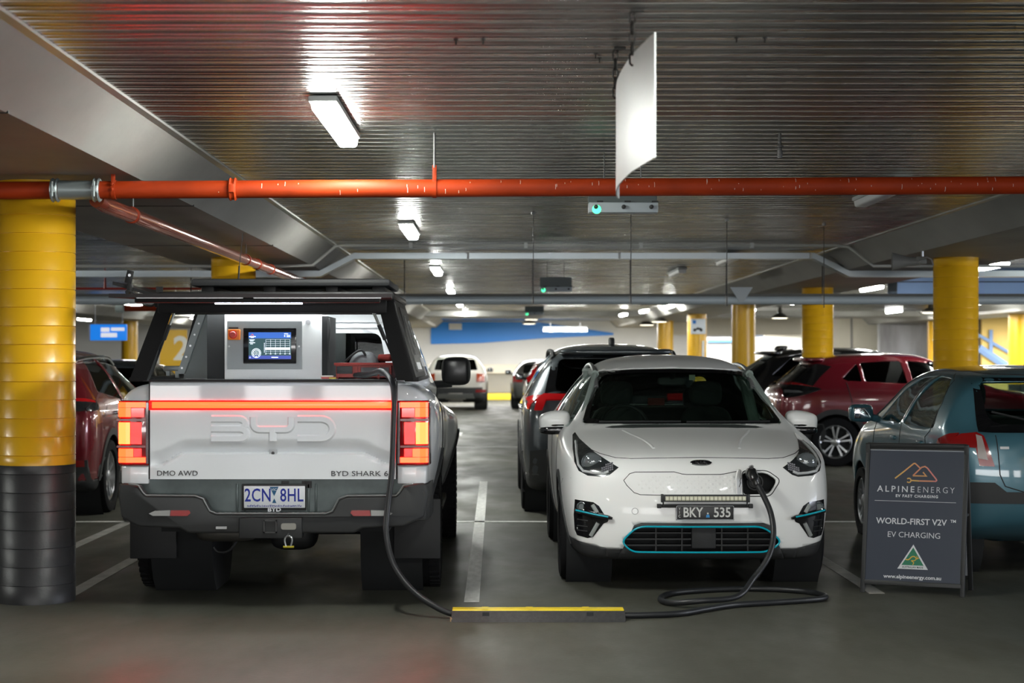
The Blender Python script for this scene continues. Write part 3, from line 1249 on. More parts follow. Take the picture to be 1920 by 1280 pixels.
# green-lit parking indicator units
gu = thing('indicator_unit', 'grey ceiling unit with a green light behind the orange pipe', 'indicator')
b = nb(); box(b, -.225, .225, -.06, .06, -.065, .0, bev=.004); obj('body', b, mat('unit_grey', (.38, .43, .46), .45), gu)
b = nb(); box(b, -.225, .225, .02, .06, 0, .14); obj('back_plate', b, mat('unit_dark', (.10, .12, .12), .5), gu)
for x in (-.18, 0, .18):
    b = nb(); lathe(b, [(.001, -.09), (.014, -.085), (.014, -.06)], 'y', 10, (x, 0, -.03)); obj('sensor', b, MATS['black_plastic'], gu)
    b = nb(); box(b, x + .01, x + .05, -.02, .02, 0, .015); obj('clip', b, MATS['black_plastic'], gu)
b = nb(); lathe(b, [(.001, -.066), (.03, -.06)], 'y', 12, (-.175, 0, -.045)); obj('green_led', b, mat('green_led', (.05, .6, .3), .4, emit=(.08, 1, .4), es=2.2), gu, recalc=False)
for x in (-.12, .12):
    b = nb(); cyl(b, (x, .04, .1), (x, .04, .40), .005, n=6); obj('rod', b, MATS['rod_steel'], gu)
gu['group'] = 'green lit indicator units'
gu.location = P(1168, 398, 11.7) + Vector((0, 0, .06))
dup(gu, P(1042, 538, 25.2), 0, 'grey ceiling unit with a green light in the middle distance')
dup(gu, P(1002, 585, 42), 0, 'small far ceiling unit with a green light above the blue stripe')
# horn loudspeaker
hs = thing('horn_speaker', 'grey horn loudspeaker on a bracket beside the right column', 'speaker', P(1700, 490, 18.6), R(-8))
b = nb(); lathe(b, [(.03, .16), (.045, .12), (.05, .02), (.075, -.08), (.095, -.15), (.088, -.15), (.06, -.06), (.001, .0)], 'x', 22); obj('horn', b, mat('horn_grey', (.16, .16, .15), .5), hs, recalc=False)
b = nb(); box(b, .09, .2, -.045, .045, -.03, .05, bev=.01); obj('driver', b, mat('horn_grey', (0, 0, 0)), hs)
b = nb(); tube(b, [(.12, -.06, 0), (.2, -.06, .04), (.24, -.06, .02), (.27, 0, -.04)], .008, 6); tube(b, [(.16, .0, .04), (.16, 0, .20)], .012, 6); obj('bracket', b, MATS['steel'], hs)
# sprinkler drop
sp = thing('sprinkler', 'small sprinkler drop pipe hanging from the ribbed ceiling', 'sprinkler', P(1462, 250, 10.75))
b = nb(); cyl(b, (0, 0, -.07), (0, 0, .12), .010, n=10); obj('drop_pipe', b, MATS['rod_steel'], sp)
b = nb(); lathe(b, [(.012, -.07), (.024, -.075), (.024, -.082), (.012, -.085), (.018, -.12), (.013, -.15), (.001, -.15)], 'z', 14); obj('head', b, MATS['rod_steel'], sp, recalc=False)
# far red pipe on the left
rp = thing('fire_pipe', 'thin red sprinkler pipe far back on the left', 'pipe', (0, 27, 0))
b = nb(); tube(b, [P(60, 541, 27) - Vector((0, 27, 0)), P(700, 541, 27) - Vector((0, 27, 0))], .018, 8); obj('pipe_run', b, mat('pipe_deep_red', (.28, .02, .012), .4), rp)
for px in (197, 420):
    a = P(px, 541, 27) - Vector((0, 27, 0))
    b = nb(); cyl(b, a, (a.x, 0, CEIL), .010, n=6); cyl(b, a, (a.x, 0, a.z + .16), .025, .012, n=8); obj('hanger_rod', b, mat('pipe_deep_red', (0, 0, 0)), rp)
rp2 = thing('fire_pipe', 'orange red pipe with a pale end cap behind the canopy', 'pipe', (0, 34, 0))
b = nb(); tube(b, [P(228, 578, 34) - Vector((0, 34, 0)), P(420, 578, 34) - Vector((0, 34, 0))], .055, 12); obj('pipe_run', b, red_m, rp2)
b = nb(); a = P(222, 579, 34) - Vector((0, 34, 0)); lathe(b, [(.001, -.06), (.07, -.05), (.075, .1), (.055, .12)], 'x', 16, a); obj('end_cap', b, mat('cap_pale', (.5, .58, .56), .5), rp2, recalc=False)
b = nb(); cyl(b, P(330, 575, 34) - Vector((0, 34, 0)), Vector((P(330, 575, 34).x, 0, CEIL)), .01, n=6); obj('hanger_rod', b, MATS['steel'], rp2)
# hanging blue sign far left
bs = thing('hanging_sign', 'blue hanging direction sign with white lettering patches, far left', 'sign', (0, 40, 0))
a, c = P(170, 608, 40), P(238, 638, 40)
b = nb(); box(b, a.x, c.x, -.04, .04, c.z, a.z, bev=.01); obj('panel', b, mat('sign_blue', (.012, .20, .75), .4, emit=(.012, .20, .75), es=.9), bs)
b = nb()
for (u0, u1, v0, v1) in ((190, 206, 614, 622), (209, 234, 614, 620), (190, 220, 624, 632)):
    q0, q1 = P(u0, v0, 40), P(u1, v1, 40)
    box(b, q0.x, q1.x, -.047, -.04, q1.z, q0.z)
obj('white_patch', b, mat('sign_white', (.8, .8, .8), .5, emit=(.8, .8, .85), es=.8), bs, flat=True)
b = nb(); box(b, a.x - .05, a.x, -.04, .04, c.z, a.z); obj('end_cap', b, MATS['plate_white'], bs)
for x in (a.x + .1, c.x - .1):
    b = nb(); cyl(b, (x, 0, a.z), (x, 0, CEIL), .008, n=6); obj('rod', b, MATS['steel'], bs)
# yellow number panel seen through the canopy
yp = thing('number_panel', 'yellow wall panel with a white number 2 behind the truck canopy', 'sign', (0, 46, 0))
a, c = P(300, 618, 46), P(351, 682, 46)
b = nb(); box(b, a.x, c.x, -.05, .05, 0, a.z); obj('panel', b, mat('panel_yellow', (.74, .42, .01), .5), yp, flat=True)
text('numeral', '2', .85, mat('numeral_white', (.8, .78, .7), .5), yp, (P(341, 0, 46).x, -.055, P(0, 655, 46).z), bold=.02)

# ---------------------------------------------------------------- white crossover being charged (faces the camera)
KX, KY = 1.335, 11.60          # nose position
def make_crossover():
    car = thing('car', 'white electric crossover facing the camera with a charging cable in its nose', 'car', (KX, KY, 0), PI)
    T = lambda t: -t           # local y: nose at 0, tail at -4.37
    Z9 = [0] * 9
    st = [
        S(T(4.30), .30, .70, .36, .80, .60, .78, .95, .60, 1.02, 1.04),
        S(T(4.15), .24, .82, .32, .88, .62, .86, 1.00, .62, 1.12, 1.16),
        S(T(3.95), .22, .84, .30, .90, .62, .88, 1.02, .58, 1.38, 1.44),
        S(T(3.4), .2, .85, .28, .905, .62, .89, 1.02, .61, 1.47, 1.54),
        S(T(2.7), .2, .85, .28, .905, .62, .89, 1.00, .625, 1.485, 1.565),
        S(T(2.15), .2, .85, .28, .905, .62, .89, .99, .61, 1.465, 1.535),
        S(T(1.92), .2, .85, .28, .905, .62, .89, .985, .59, 1.425, 1.475),
        S(T(1.16), .2, .85, .28, .91, .62, .885, .97, .755, 1.035, 1.065),
        S(T(1.06), .2, .85, .28, .91, .62, .885, .955, .75, 1.01, 1.035),
        S(T(.80), .2, .85, .28, .915, .62, .885, .925, .73, .975, 1.00),
        S(T(.45), .2, .84, .28, .905, .60, .87, .885, .70, .93, .955),
        S(T(.24), .2, .81, .26, .875, .58, .835, .835, .68, .893, .912),
        S(T(.10), .21, .76, .26, .80, .55, .76, .785, .63, .860, .878, [0, .0, 0, .02, .02, -.01, -.03, -.02, -.01]),
    ]
    bm = loft(st, bulge_front=.12, bulge_rear=.06, crease={5: .45}, lv=3, sx=.80)
    bv = bvh_of(bm)
    wp_, ins_ = MATS['white_paint'], MATS['dark_inside']
    # ---- openings
    wsh = [(-.725, 1.060), (.725, 1.060), (.575, 1.432), (.30, 1.447), (0, 1.452), (-.30, 1.447), (-.575, 1.432)]
    wsh = rounded(wsh, [.03, .03, .05, 0, 0, 0, .05])
    cut_hole(bm, [(p[0] * .995, p[1]) for p in wsh], 'y', 1, facing=.02)
    sides = [[(T(1.32), 1.03), (T(1.97), 1.38), (T(2.45), 1.42), (T(2.45), 1.01)], [(T(2.52), 1.01), (T(2.52), 1.42), (T(3.1), 1.41), (T(3.38), 1.32), (T(3.38), 1.03)]]
    for sg in (-1, 1):
        for wpoly in sides:
            cut_hole(bm, rounded(wpoly, .04), 'x', sg, facing=.02, side=.4)
        for cy in (T(.87), T(3.57)):
            cut_hole(bm, circle(cy, .33, .375), 'x', sg, facing=-.2, side=.45)
    rw = rounded([(-.55, 1.12), (.55, 1.12), (.48, 1.38), (-.48, 1.38)], .05)
    cut_hole(bm, rw, 'y', -1, facing=.02)
    gr = rounded([(-.40, .440), (.43, .440), (.53, .335), (.46, .268), (-.43, .268), (-.53, .335)], [.06, .06, .05, .05, .05, .05])
    cut_hole(bm, gr, 'y', 1, facing=.02, side=-.6)
    port = rounded([(-.265, .785), (-.42, .785), (-.495, .735), (-.435, .645), (-.265, .645)], [.02, .03, .03, .03, .02])
    cut_hole(bm, port, 'y', 1, facing=.02, side=-.6)
    # dark lower skirt all round, lifting at the corners of the nose
    low = mark_convex(bm, [(-.60, .10), (.60, .10), (.44, .445), (.395, .46), (-.395, .46), (-.44, .445)], 'y', 1, facing=-.1, side=-.6)
    skirt = take(bm, low)
    low = mark_convex(bm, [(-.62, .02), (.62, .02), (.62, .290), (-.62, .290)], 'y', 1, facing=-.6, side=-.7)
    merge(skirt, take(bm, low))
    for s2 in (-1, 1):
        q = [(.62, .02), (1.2, .02), (1.2, .36), (.88, .345), (.62, .290)]
        low = mark_convex(bm, q if s2 > 0 else mirror_poly(q), 'y', 1, facing=-.6, side=-.7)
        merge(skirt, take(bm, low))
    for sg in (-1, 1):
        low = mark_convex(bm, [(T(4.5), .05), (T(0.2), .05), (T(0.2), .31), (T(4.5), .31)], 'x', sg, facing=-.6, side=.3)
        merge(skirt, take(bm, low))
    low = mark_convex(bm, [(-1.2, .05), (1.2, .05), (1.2, .5), (-1.2, .5)], 'y', -1, facing=.05)
    merge(skirt, take(bm, low))
    shell_obj('body', bm, wp_, ins_, car)
    shell_obj('bumper_skirt', skirt, MATS['grey_plastic'], ins_, car, th=.012)
    # wheel arch trims
    for sg in (-1, 1):
        for cy in (T(.87), T(3.57)):
            a = circle(cy, .33, .40, 24, -.15, PI + .15) + [(cy - .385, .26)]
            out = circle(cy, .33, .425, 22, -.12, PI + .12)
            inn = circle(cy, .33, .372, 22, -.12, PI + .12)[::-1]
            obj('arch_trim', patch(bv, out + inn, 'x', sg, off=-.002, th=.012, step=.2), MATS['grey_plastic'], car)
    wheel_wells(car, T(.87), .40, .21, .88)
    wheel_wells(car, T(3.57), .40, .21, .88)
    for cy in (T(.87), T(3.57)):
        for sg in (-1, 1):
            wheel(car, sg * .79, cy, .325, .215, .225, 'split', sg)
    # ---- glass
    obj('windshield', patch(bv, [(p[0] * 1.015, p[1] + (.006 if p[1] > 1.2 else -.008)) for p in wsh], 'y', 1, off=-.010, th=.004, step=.12), glass('glass_screen', (.66, .74, .70)), car)
    # black frit round the screen
    inner = rounded([(-.675, 1.085), (.675, 1.085), (.545, 1.405), (.28, 1.418), (0, 1.422), (-.28, 1.418), (-.545, 1.405)], [.04, .04, .06, 0, 0, 0, .06])
    fr = nb()
    ob, ib = [], []
    ring = [(p[0] * 1.0, p[1]) for p in wsh]
    k = 96
    def resample(poly, k):
        L = [0]
        q = poly + [poly[0]]
        for a, b in zip(q, q[1:]):
            L.append(L[-1] + math.hypot(b[0] - a[0], b[1] - a[1]))
        res = []
        for i in range(k):
            s = L[-1] * i / k
            for j in range(len(q) - 1):
                if L[j + 1] >= s:
                    t = (s - L[j]) / max(1e-9, L[j + 1] - L[j])
                    res.append((q[j][0] + (q[j + 1][0] - q[j][0]) * t, q[j][1] + (q[j + 1][1] - q[j][1]) * t))
                    break
        return res
    def polar(poly, k, c):
        """radial samples so two outlines pair up"""
        res = []
        for i in range(k):
            q = 2 * PI * i / k
            d = (math.cos(q), math.sin(q))
            best = None
            for a, b in zip(poly, poly[1:] + poly[:1]):
                ex, ez = b[0] - a[0], b[1] - a[1]
                den = d[0] * ez - d[1] * ex
                if abs(den) < 1e-9:
                    continue
                t = ((a[0] - c[0]) * ez - (a[1] - c[1]) * ex) / den
                s = ((a[0] - c[0]) * d[1] - (a[1] - c[1]) * d[0]) / den
                if t > 0 and -1e-6 <= s <= 1 + 1e-6:
                    best = t if best is None else max(best, t)
            res.append((c[0] + d[0] * best, c[1] + d[1] * best))
        return res
    def ring_patch(outer, inner, off, axis='y', sg=1, c=(0, 1.24), k=120):
        b = nb()
        A, B = polar(outer, k, c), polar(inner, k, c)
        va, vb = [], []
        for p, q in zip(A, B):
            l, n_ = ray(bv, p, axis, sg); va.append(b.verts.new(l + n_ * off))
            l, n_ = ray(bv, q, axis, sg); vb.append(b.verts.new(l + n_ * off))
        for i in range(k):
            b.faces.new((va[i], va[(i + 1) % k], vb[(i + 1) % k], vb[i]))
        return b
    obj('screen_border', ring_patch(wsh, inner, -.004), MATS['gloss_black'], car)
    for sg in (-1, 1):
        for wpoly in sides:
            obj('side_window', patch(bv, rounded(wpoly, .04), 'x', sg, off=-.006, th=.003, step=.15), MATS['glass_pale'], car)
    obj('rear_window', patch(bv, rw, 'y', -1, off=-.006, th=.003, step=.15), MATS['glass_pale'], car)
    # roof rails
    for sg in (-1, 1):
        pts = []
        for t, h in ((1.80, -.02), (1.92, .000), (2.2, .022), (2.7, .028), (3.4, .024), (3.75, .005), (3.85, -.012)):
            l, n_ = ray(bv, (sg * .585, T(t)), 'z', 1)
            pts.append(l + Vector((0, 0, h + .006)))
        b = nb(); tube(b, smooth_path(pts, 5), .017, 8)
        obj('roof_rail', b, mat('rail_silver', (.5, .51, .52), .3, .7), car)
    # wipers, cowl
    b = nb()
    for x0, x1 in ((-.62, -.02), (.02, .60)):
        l0, _ = ray(bv, (x0, 1.075), 'y', 1); l1, _ = ray(bv, (x1, 1.072), 'y', 1)
        tube(b, [l0 + Vector((0, .02, .0)), (l0 + l1) / 2 + Vector((0, .03, 0)), l1 + Vector((0, .02, 0))], .008, 6)
    obj('wiper', b, MATS['black_plastic'], car)
    # bonnet shut line
    b = nb()
    hl = [(-.775, .965), (-.74, .93), (-.65, .895), (-.55, .872), (-.45, .868), (-.2, .873), (0, .875), (.2, .873), (.45, .868), (.55, .872), (.65, .895), (.74, .93), (.775, .965)]
    seam(bv, [(x, z) for x, z in hl], 'y', 1, r=.0032, off=-.0005, bm=b)
    for sg in (-1, 1):
        # bonnet side edges seen from above
        seam(bv, [(sg * .775, T(.55)), (sg * .79, T(.75)), (sg * .78, T(.98))], 'z', 1, r=.003, off=-.0005, bm=b)
        # door and wing lines
        seam(bv, [(T(1.5), .36), (T(1.42), .7), (T(1.42), .98)], 'x', sg, r=.003, bm=b)
        seam(bv, [(T(2.5), .33), (T(2.48), .98)], 'x', sg, r=.003, bm=b)
        seam(bv, [(sg * .84, .735), (sg * .885, .715), (sg * .9, .68)], 'y', 1, r=.0022, off=-.0008, bm=b)
    obj('panel_gap', b, MATS['seam_black'], car)
    # bonnet flutes
    for sg in (-1, 1):
        b = nb()
        pts = [ray(bv, (sg * x, T(t)), 'z', 1)[0] + Vector((0, 0, -.012)) for x, t in ((.44, 1.0), (.40, .85), (.34, .65), (.30, .45), (.285, .33))]
        tube(b, smooth_path(pts, 6), [.003] + [.019] * 23 + [.003] if False else .017, 10)
        obj('bonnet_crease', b, wp_, car, angle=80)
    # ---- headlights
    for sg in (-1, 1):
        hp = [(-.535, .812), (-.595, .765), (-.635, .752), (-.735, .757), (-.79, .785), (-.815, .84), (-.815, .91), (-.795, .985), (-.775, 1.0), (-.755, .965), (-.68, .90), (-.60, .85)]
        if sg > 0:
            hp = mirror_poly(hp)
        h = obj('headlight', patch(bv, hp, 'y', 1, off=-.006, th=.009, step=.03), mat('lamp_dark', (.035, .04, .042), .12, .3, coat=1.0), car)
        # chrome light guide, projector and reflector cells
        g = [(-.782, .95), (-.795, .88), (-.79, .82), (-.76, .785), (-.70, .775), (-.63, .771), (-.60, .785)]
        g = [(sg * -x, z) for x, z in g]
        b = nb(); tube(b, [p for p in seam_path(bv, g, 'y', 1, off=.006)], .009, 8)
        obj('light_guide', b, mat('guide', (.75, .77, .78), .15, .3, coat=1), h)
        c, n_ = ray(bv, (-.705 * -sg, .838), 'y', 1)
        b = nb()
        lathe(b, [(.001, .022), (.03, .019), (.05, .008), (.058, .0), (.066, .004), (.07, -.01)], 'y', 26, c)
        obj('projector', b, mat('projector', (.16, .18, .19), .05, .35, coat=1), h, recalc=False)
        b = nb()
        rnd = random.Random(5)
        for i in range(22):
            x, z = -.575 - (i % 6) * .013, .80 + (i // 6) * .013 - (i % 6) * .004
            c, n_ = ray(bv, (sg * -x, z), 'y', 1)
            merge(b, box(nb(), -.005, .005, -.003, .004, -.005, .005), Matrix.Translation(c + n_ * .004))
        o = obj('reflector_cell', b, MATS['alloy_dark'], h)
        o['kind'] = 'stuff'
        c1 = [(-.55, .812), (-.60, .775), (-.68, .765), (-.765, .775), (-.80, .83), (-.80, .9), (-.785, .965)]
    # ---- fog cluster pods
    for sg in (-1, 1):
        fp = [(-.815, .60), (-.70, .588), (-.665, .565), (-.625, .500), (-.595, .49), (-.61, .462), (-.635, .452), (-.70, .362), (-.735, .352), (-.80, .365), (-.815, .40), (-.822, .50)]
        if sg > 0:
            fp = mirror_poly(fp)
        pod = obj('fog_lamp_pod', patch(bv, fp, 'y', 1, off=-.004, th=.007, step=.04), MATS['gloss_black'], car)
        c, n_ = ray(bv, (sg * .775, .555), 'y', 1)
        b = nb(); lathe(b, [(.001, .012), (.02, .012), (.028, .018), (.034, .004)], 'y', 20, c); obj('fog_lamp', b, MATS['projector'], pod, recalc=False)
        for seg in ([(-.705, .57), (-.675, .52)], [(-.67, .455), (-.715, .37)]):
            q = seam_path(bv, [(sg * -x, z) for x, z in seg], 'y', 1, off=.004)
            b = nb(); tube(b, q, .014, 8); obj('day_light', b, mat('drl', (.32, .34, .33), .2, coat=1), pod)
        q = seam_path(bv, [(sg * -x, z) for x, z in ((-.80, .528), (-.70, .508), (-.575, .487))], 'y', 1, off=.018)
        b = nb(); tube(b, q, [.016] * (len(q) - 1) + [.008], 8); obj('fin', b, MATS['gloss_black'], pod)
        q = seam_path(bv, [(sg * -x, z) for x, z in ((-.79, .533), (-.70, .514), (-.60, .497))], 'y', 1, off=.032)
        b = nb(); tube(b, q, .0055, 8); obj('blue_strip', b, mat('grille_cyan', (.0, .30, .38), .3, emit=(0, .5, .65), es=.12), pod)
        for z in (.43, .40, .47):
            q = seam_path(bv, [(sg * .80, z), (sg * .735, z - .004)], 'y', 1, off=.003)
            b = nb(); tube(b, q, .004, 6); obj('vent_slat', b, MATS['black_plastic'], pod)
    # ---- lower grille with cyan outline
    gl = nb(); box(gl, -.52, .52, -.24, -.20, .22, .48); g = obj('grille', gl, MATS['dark_inside'], car, flat=True)
    b = nb(); tube(b, [p for p in seam_path(bv, [(x * .985, .353 + (z - .353) * .97) for x, z in gr], 'y', 1, off=.004, closed=True)], .0058, 8, closed=True)
    obj('blue_outline', b, MATS['grille_cyan'], g)
    for z in (.305, .345, .385, .42):
        b = nb(); box(b, -.50, .50, -.14, -.10, z - .005, z + .005); obj('slat', b, MATS['black_plastic'], g)
    b = nb()
    for x in (-.31, -.14, .12, .29):
        box(b, x - .005, x + .005, -.15, -.11, .265, .44)
    obj('strut', b, MATS['black_plastic'], g)
    b = nb(); box(b, -.10, .06, -.12, -.085, .285, .44, bev=.008); obj('radar_panel', b, MATS['grey_plastic'], g)
    # ---- closed nose panel, texture dimples and its outline
    npl = [(.505, .732), (.465, .775), (.43, .785), (.18, .788), (.13, .775), (.10, .772), (-.12, .772), (-.15, .776), (-.22, .789), (-.255, .789)]
    b = nb(); seam(bv, npl, 'y', 1, r=.0026, bm=b)
    seam(bv, [(.505, .732), (.485, .70), (.44, .655), (.40, .642), (.30, .64), (-.25, .638)], 'y', 1, r=.0024, bm=b)
    seam(bv, rounded([(-.262, .795), (-.43, .795), (-.515, .735), (-.445, .632), (-.262, .632)], .03), 'y', 1, r=.0032, bm=b, closed=True)
    obj('nose_panel_gap', b, MATS['seam_black'], car)
    b = nb()
    for i in range(14):
        for j in range(5):
            x = .40 - i * .046 - (j % 2) * .02
            z = .662 + j * .022
            if x < -.22 or x > .41 - abs(j - 2) * .03:
                continue
            c, n_ = ray(bv, (x, z), 'y', 1)
            merge(b, lathe(nb(), [(.0165, -.0022), (.012, .0002), (.001, .0006)], 'y', 6, c))
    o = obj('nose_dimples', b, wp_, car, recalc=True)
    o['kind'] = 'stuff'
    # charge port well, flap
    b = nb()
    box(b, -.52, -.24, -.28, -.16, .62, .82)
    w_ = obj('charge_port', b, MATS['dark_inside'], car, flat=True)
    b = nb(); lathe(b, [(.03, 0), (.055, 0), (.055, .03), (.045, .03), (.04, .012), (.001, .012)], 'y', 24, (-.36, -.155, .715)); obj('socket', b, MATS['black_plastic'], w_, recalc=False)
    b = nb()
    lathe(b, [(.035, -.01), (.04, .012), (.03, .02), (.001, .02)], 'y', 20, (-.43, -.07, .625)); tube(b, [(-.43, -.06, .64), (-.41, -.10, .67), (-.39, -.15, .68)], .008, 6)
    obj('socket_cap', b, MATS['black_plastic'], w_)
    b = nb()
    fl_ = rounded([(-.02, -.085), (.02, -.085), (.034, .03), (.02, .085), (-.018, .085), (-.03, .0)], .02)
    prism(b, fl_, 'y', -.006, .006, bev=.004)
    flo = obj('charge_flap', b, wp_, car, (-.232, .035, .724), (0, R(-4), R(46)))
    b = nb(); box(b, -.012, .008, -.012, -.006, -.045, .05); obj('flap_liner', b, MATS['black_plastic'], flo)
    b = nb()
    tube(b, [(-.012, .0085, .03), (.0, .0085, .01), (-.01, .0085, -.0), (.006, .0085, -.03)], .0018, 5)
    obj('flap_mark', b, MATS['seam_black'], flo)
    # badge
    l, n_ = ray(bv, (0, .842), 'y', 1)
    b = nb()
    el = [(.068 * math.cos(2 * PI * i / 36), .024 * math.sin(2 * PI * i / 36)) for i in range(36)]
    prism(b, el, 'y', -.006, .004)
    bd = obj('badge', b, MATS['gloss_black'], car, l + n_ * .002, (math.atan2(n_.z, n_.y), 0, 0))
    b = nb()
    el = [(.069 * math.cos(2 * PI * i / 36), .0048, .0245 * math.sin(2 * PI * i / 36)) for i in range(36)]
    tube(b, el, .0018, 5, closed=True)
    obj('badge_ring', b, MATS['chrome'], bd)
    text('badge_letters', 'KIA', .040, MATS['chrome'], bd, (0, .005, 0), (0, 0, PI), depth=.001, bold=.0006, sx=1.25)
    # tow cap
    b = nb(); seam(bv, circle(.435, .535, .020, 20), 'y', 1, r=.0016, bm=b, closed=True); obj('tow_cap_gap', b, mat('soft_seam', (.25, .25, .25), .6), car)
    # plate
    l, n_ = ray(bv, (0, .56), 'y', 1)
    b = nb(); box(b, -.187, .187, -.004, .004, -.048, .048, bev=.003)
    plt = obj('number_plate', b, mat('plate_black', (.012, .012, .014), .45), car, (-.012, l.y + .03, .530), (R(-2), 0, PI))
    b = nb(); bmx = rounded([(-.184, -.045), (.184, -.045), (.184, .045), (-.184, .045)], .008)
    tube(b, [(x, -.005, z) for x, z in bmx], .0016, 4, closed=True); obj('plate_rim', b, MATS['plate_white'], plt)
    wl = mat('plate_letters', (.62, .62, .60), .5)
    text('plate_text', 'BKY', .088, wl, plt, (-.079, -.0045, .0), depth=.001, bold=.0016, sx=.80)
    text('plate_text', '535', .088, wl, plt, (.110, -.0045, .0), depth=.001, bold=.0016, sx=.86)
    for i, ch in enumerate('VIC'):
        text('plate_text', ch, .026, wl, plt, (-.165, -.0045, .026 - i * .024), depth=.001, sx=.8)
    b = nb(); prism(b, [(-.012, -.03), (.012, -.03), (.009, -.012), (-.009, -.012)], 'y', -.006, -.003)
    obj('plate_emblem', b, mat('emblem_blue', (.02, .25, .6), .5), plt, (.017, 0, 0), flat=True)
    b = nb(); cyl(b, (0, -.006, 0), (0, -.003, 0), .006, n=10); obj('plate_emblem_dot', b, wl, plt, (.017, 0, -.004))
    # LED light bar on a tube bracket
    by = .075
    lb = nb(); box(lb, -.27, .27, by - .03, by + .015, -.022, .022, bev=.003); bar = obj('light_bar', lb, MATS['black_plastic'], car, (-.012, 0, .625))
    b = nb()
    for i in range(20):
        x = -.247 + i * .026
        q = nb(); box(q, -.0115, .0115, by + .014, by + .0175, -.0135, .0135, bev=.0)
        o = obj('led_cell', q, mat('led_cell', (.62, .60, .44), .25, coat=1), bar, (x, 0, 0), flat=True)
        c = nb(); cyl(c, (0, by + .0172, 0), (0, by + .0190, 0), .008, n=10)
        merge(b, c, Matrix.Translation((x, 0, 0)))
    b2 = b
    o = obj('led_lens', b2, mat('led_lens', (.75, .74, .6), .15, coat=1), bar); o['kind'] = 'stuff'
    for s in (-1, 1):
        b = nb(); box(b, s * .277 - .008, s * .277 + .008, by - .03, by + .016, -.026, .026, bev=.003)
        cyl(b, (s * .27, by - .01, .02), (s * .27, by - .01, -.05), .005, n=6)
        obj('end_cap', b, MATS['black_plastic'], bar)
        b = nb(); cyl(b, (s * .255, by - .01, .012), (s * .285, by - .01, .012), .006, n=8); obj('bolt', b, MATS['steel'], bar)
    b = nb(); cyl(b, (-.285, by - .03, -.052), (.285, by - .03, -.052), .011, n=12)
    for s in (-1, 1):
        box(b, s * .295 - .014, s * .295 + .014, by - .045, by - .015, -.066, -.038, bev=.004)
    obj('mount_tube', b, MATS['black_plastic'], bar)
    # ---- mirrors
    for sg in (-1, 1):
        my = T(1.58)
        b = nb()
        soft_box(b, sg * .905 - .115, sg * .905 + .115, my - .07, my + .11, .985, 1.145, taper=lambda p, c: Vector((p.x, p.y, p.z - (.03 if (c.x * sg > .2 and c.z > .2) else 0))))
        mo = obj('mirror', b, wp_, car)
        b = nb(); soft_box(b, sg * .897 - .122, sg * .897 + .12, my - .075, my + .115, .965, 1.035); obj('mirror_base', b, MATS['gloss_black'], mo)
        b = nb(); tube(b, smooth_path([(sg * .84, my + .105, 1.035), (sg * .94, my + .10, 1.037), (sg * 1.01, my + .05, 1.045)], 5), .008, 6); obj('indicator_strip', b, MATS['chrome'], mo)
        b = nb(); tube(b, [(sg * .74, my - .02, 1.0), (sg * .87, my, 1.0)], .035, 8); obj('mirror_arm', b, MATS['gloss_black'], mo)
    # ---- interior
    inb = mat('cabin_grey', (.03, .037, .035), .8)
    sc_ = mat('cloth_seat', (.035, .042, .04), .8)
    b = nb(); box(b, -.80, .80, T(3.9), T(1.35), .42, .46); obj('cabin_floor', b, MATS['dark_inside'], car)
    b = nb(); soft_box(b, -.78, .78, T(1.85), T(1.0), .78, 1.07); obj('dashboard', b, inb, car)
    for x in (-.36, .36):
        seat(car, x, T(2.5), .42, sc_, 'front_seat')
    b = nb(); soft_box(b, -.62, .62, T(3.7), T(3.45), .6, 1.12)
    for x in (-.38, .38):
        soft_box(b, x - .13, x + .13, T(3.68), T(3.55), 1.08, 1.28)
    obj('rear_bench', b, MATS['seat_cloth'], car)
    b = nb()
    ring_ = [Vector((.36 + .175 * math.cos(2 * PI * i / 32), T(1.98) - .05 * math.sin(2 * PI * i / 32), 1.0 + .165 * math.sin(2 * PI * i / 32))) for i in range(32)]
    tube(b, ring_, .014, 8, closed=True)
    box(b, .30, .42, T(1.96), T(1.9), .95, 1.03, bev=.01)
    obj('steering_wheel', b, MATS['black_plastic'], car)
    b = nb(); soft_box(b, -.11, .11, T(2.02), T(1.98), 1.315, 1.385); cyl(b, (0, T(1.98), 1.38), (0, T(1.9), 1.43), .02, n=8); obj('inner_mirror', b, MATS['black_plastic'], car)
    b = nb(); box(b, -.10, .0, T(1.64), T(1.62), 1.00, 1.00 + .001); 
    b.free()
    l, n_ = ray(bv, (-.05, 1.405), 'y', 1)
    b = nb(); box(b, -.165, -.12, l.y - .09, l.y - .086, 1.36, 1.40); obj('toll_tag', b, mat('tag_cream', (.5, .5, .38), .6), car)
    b = nb(); box(b, -.08, .06, T(3.46), T(3.44), 1.13, 1.19); obj('red_notice', b, mat('notice_red', (.30, .03, .02), .6), car)
    for sg in (-1, 1):
        b = nb(); tube(b, [(sg * .70, T(2.48), .5), (sg * .70, T(2.48), 1.0), (sg * .60, T(2.48), 1.42)], .045, 8); obj('pillar_trim', b, mat('trim_grey', (.30, .36, .33), .8), car)
        b = nb(); tube(b, [(sg * .735, T(1.3), 1.03), (sg * .585, T(1.97), 1.40)], .022, 8); obj('pillar_trim', b, mat('trim_grey', (0, 0, 0)), car)
        b = nb(); tube(b, [(sg * .585, T(1.97), 1.405), (sg * .59, T(3.3), 1.42)], .03, 8); obj('pillar_trim', b, mat('trim_grey', (0, 0, 0)), car)
    return car


KIA = make_crossover()

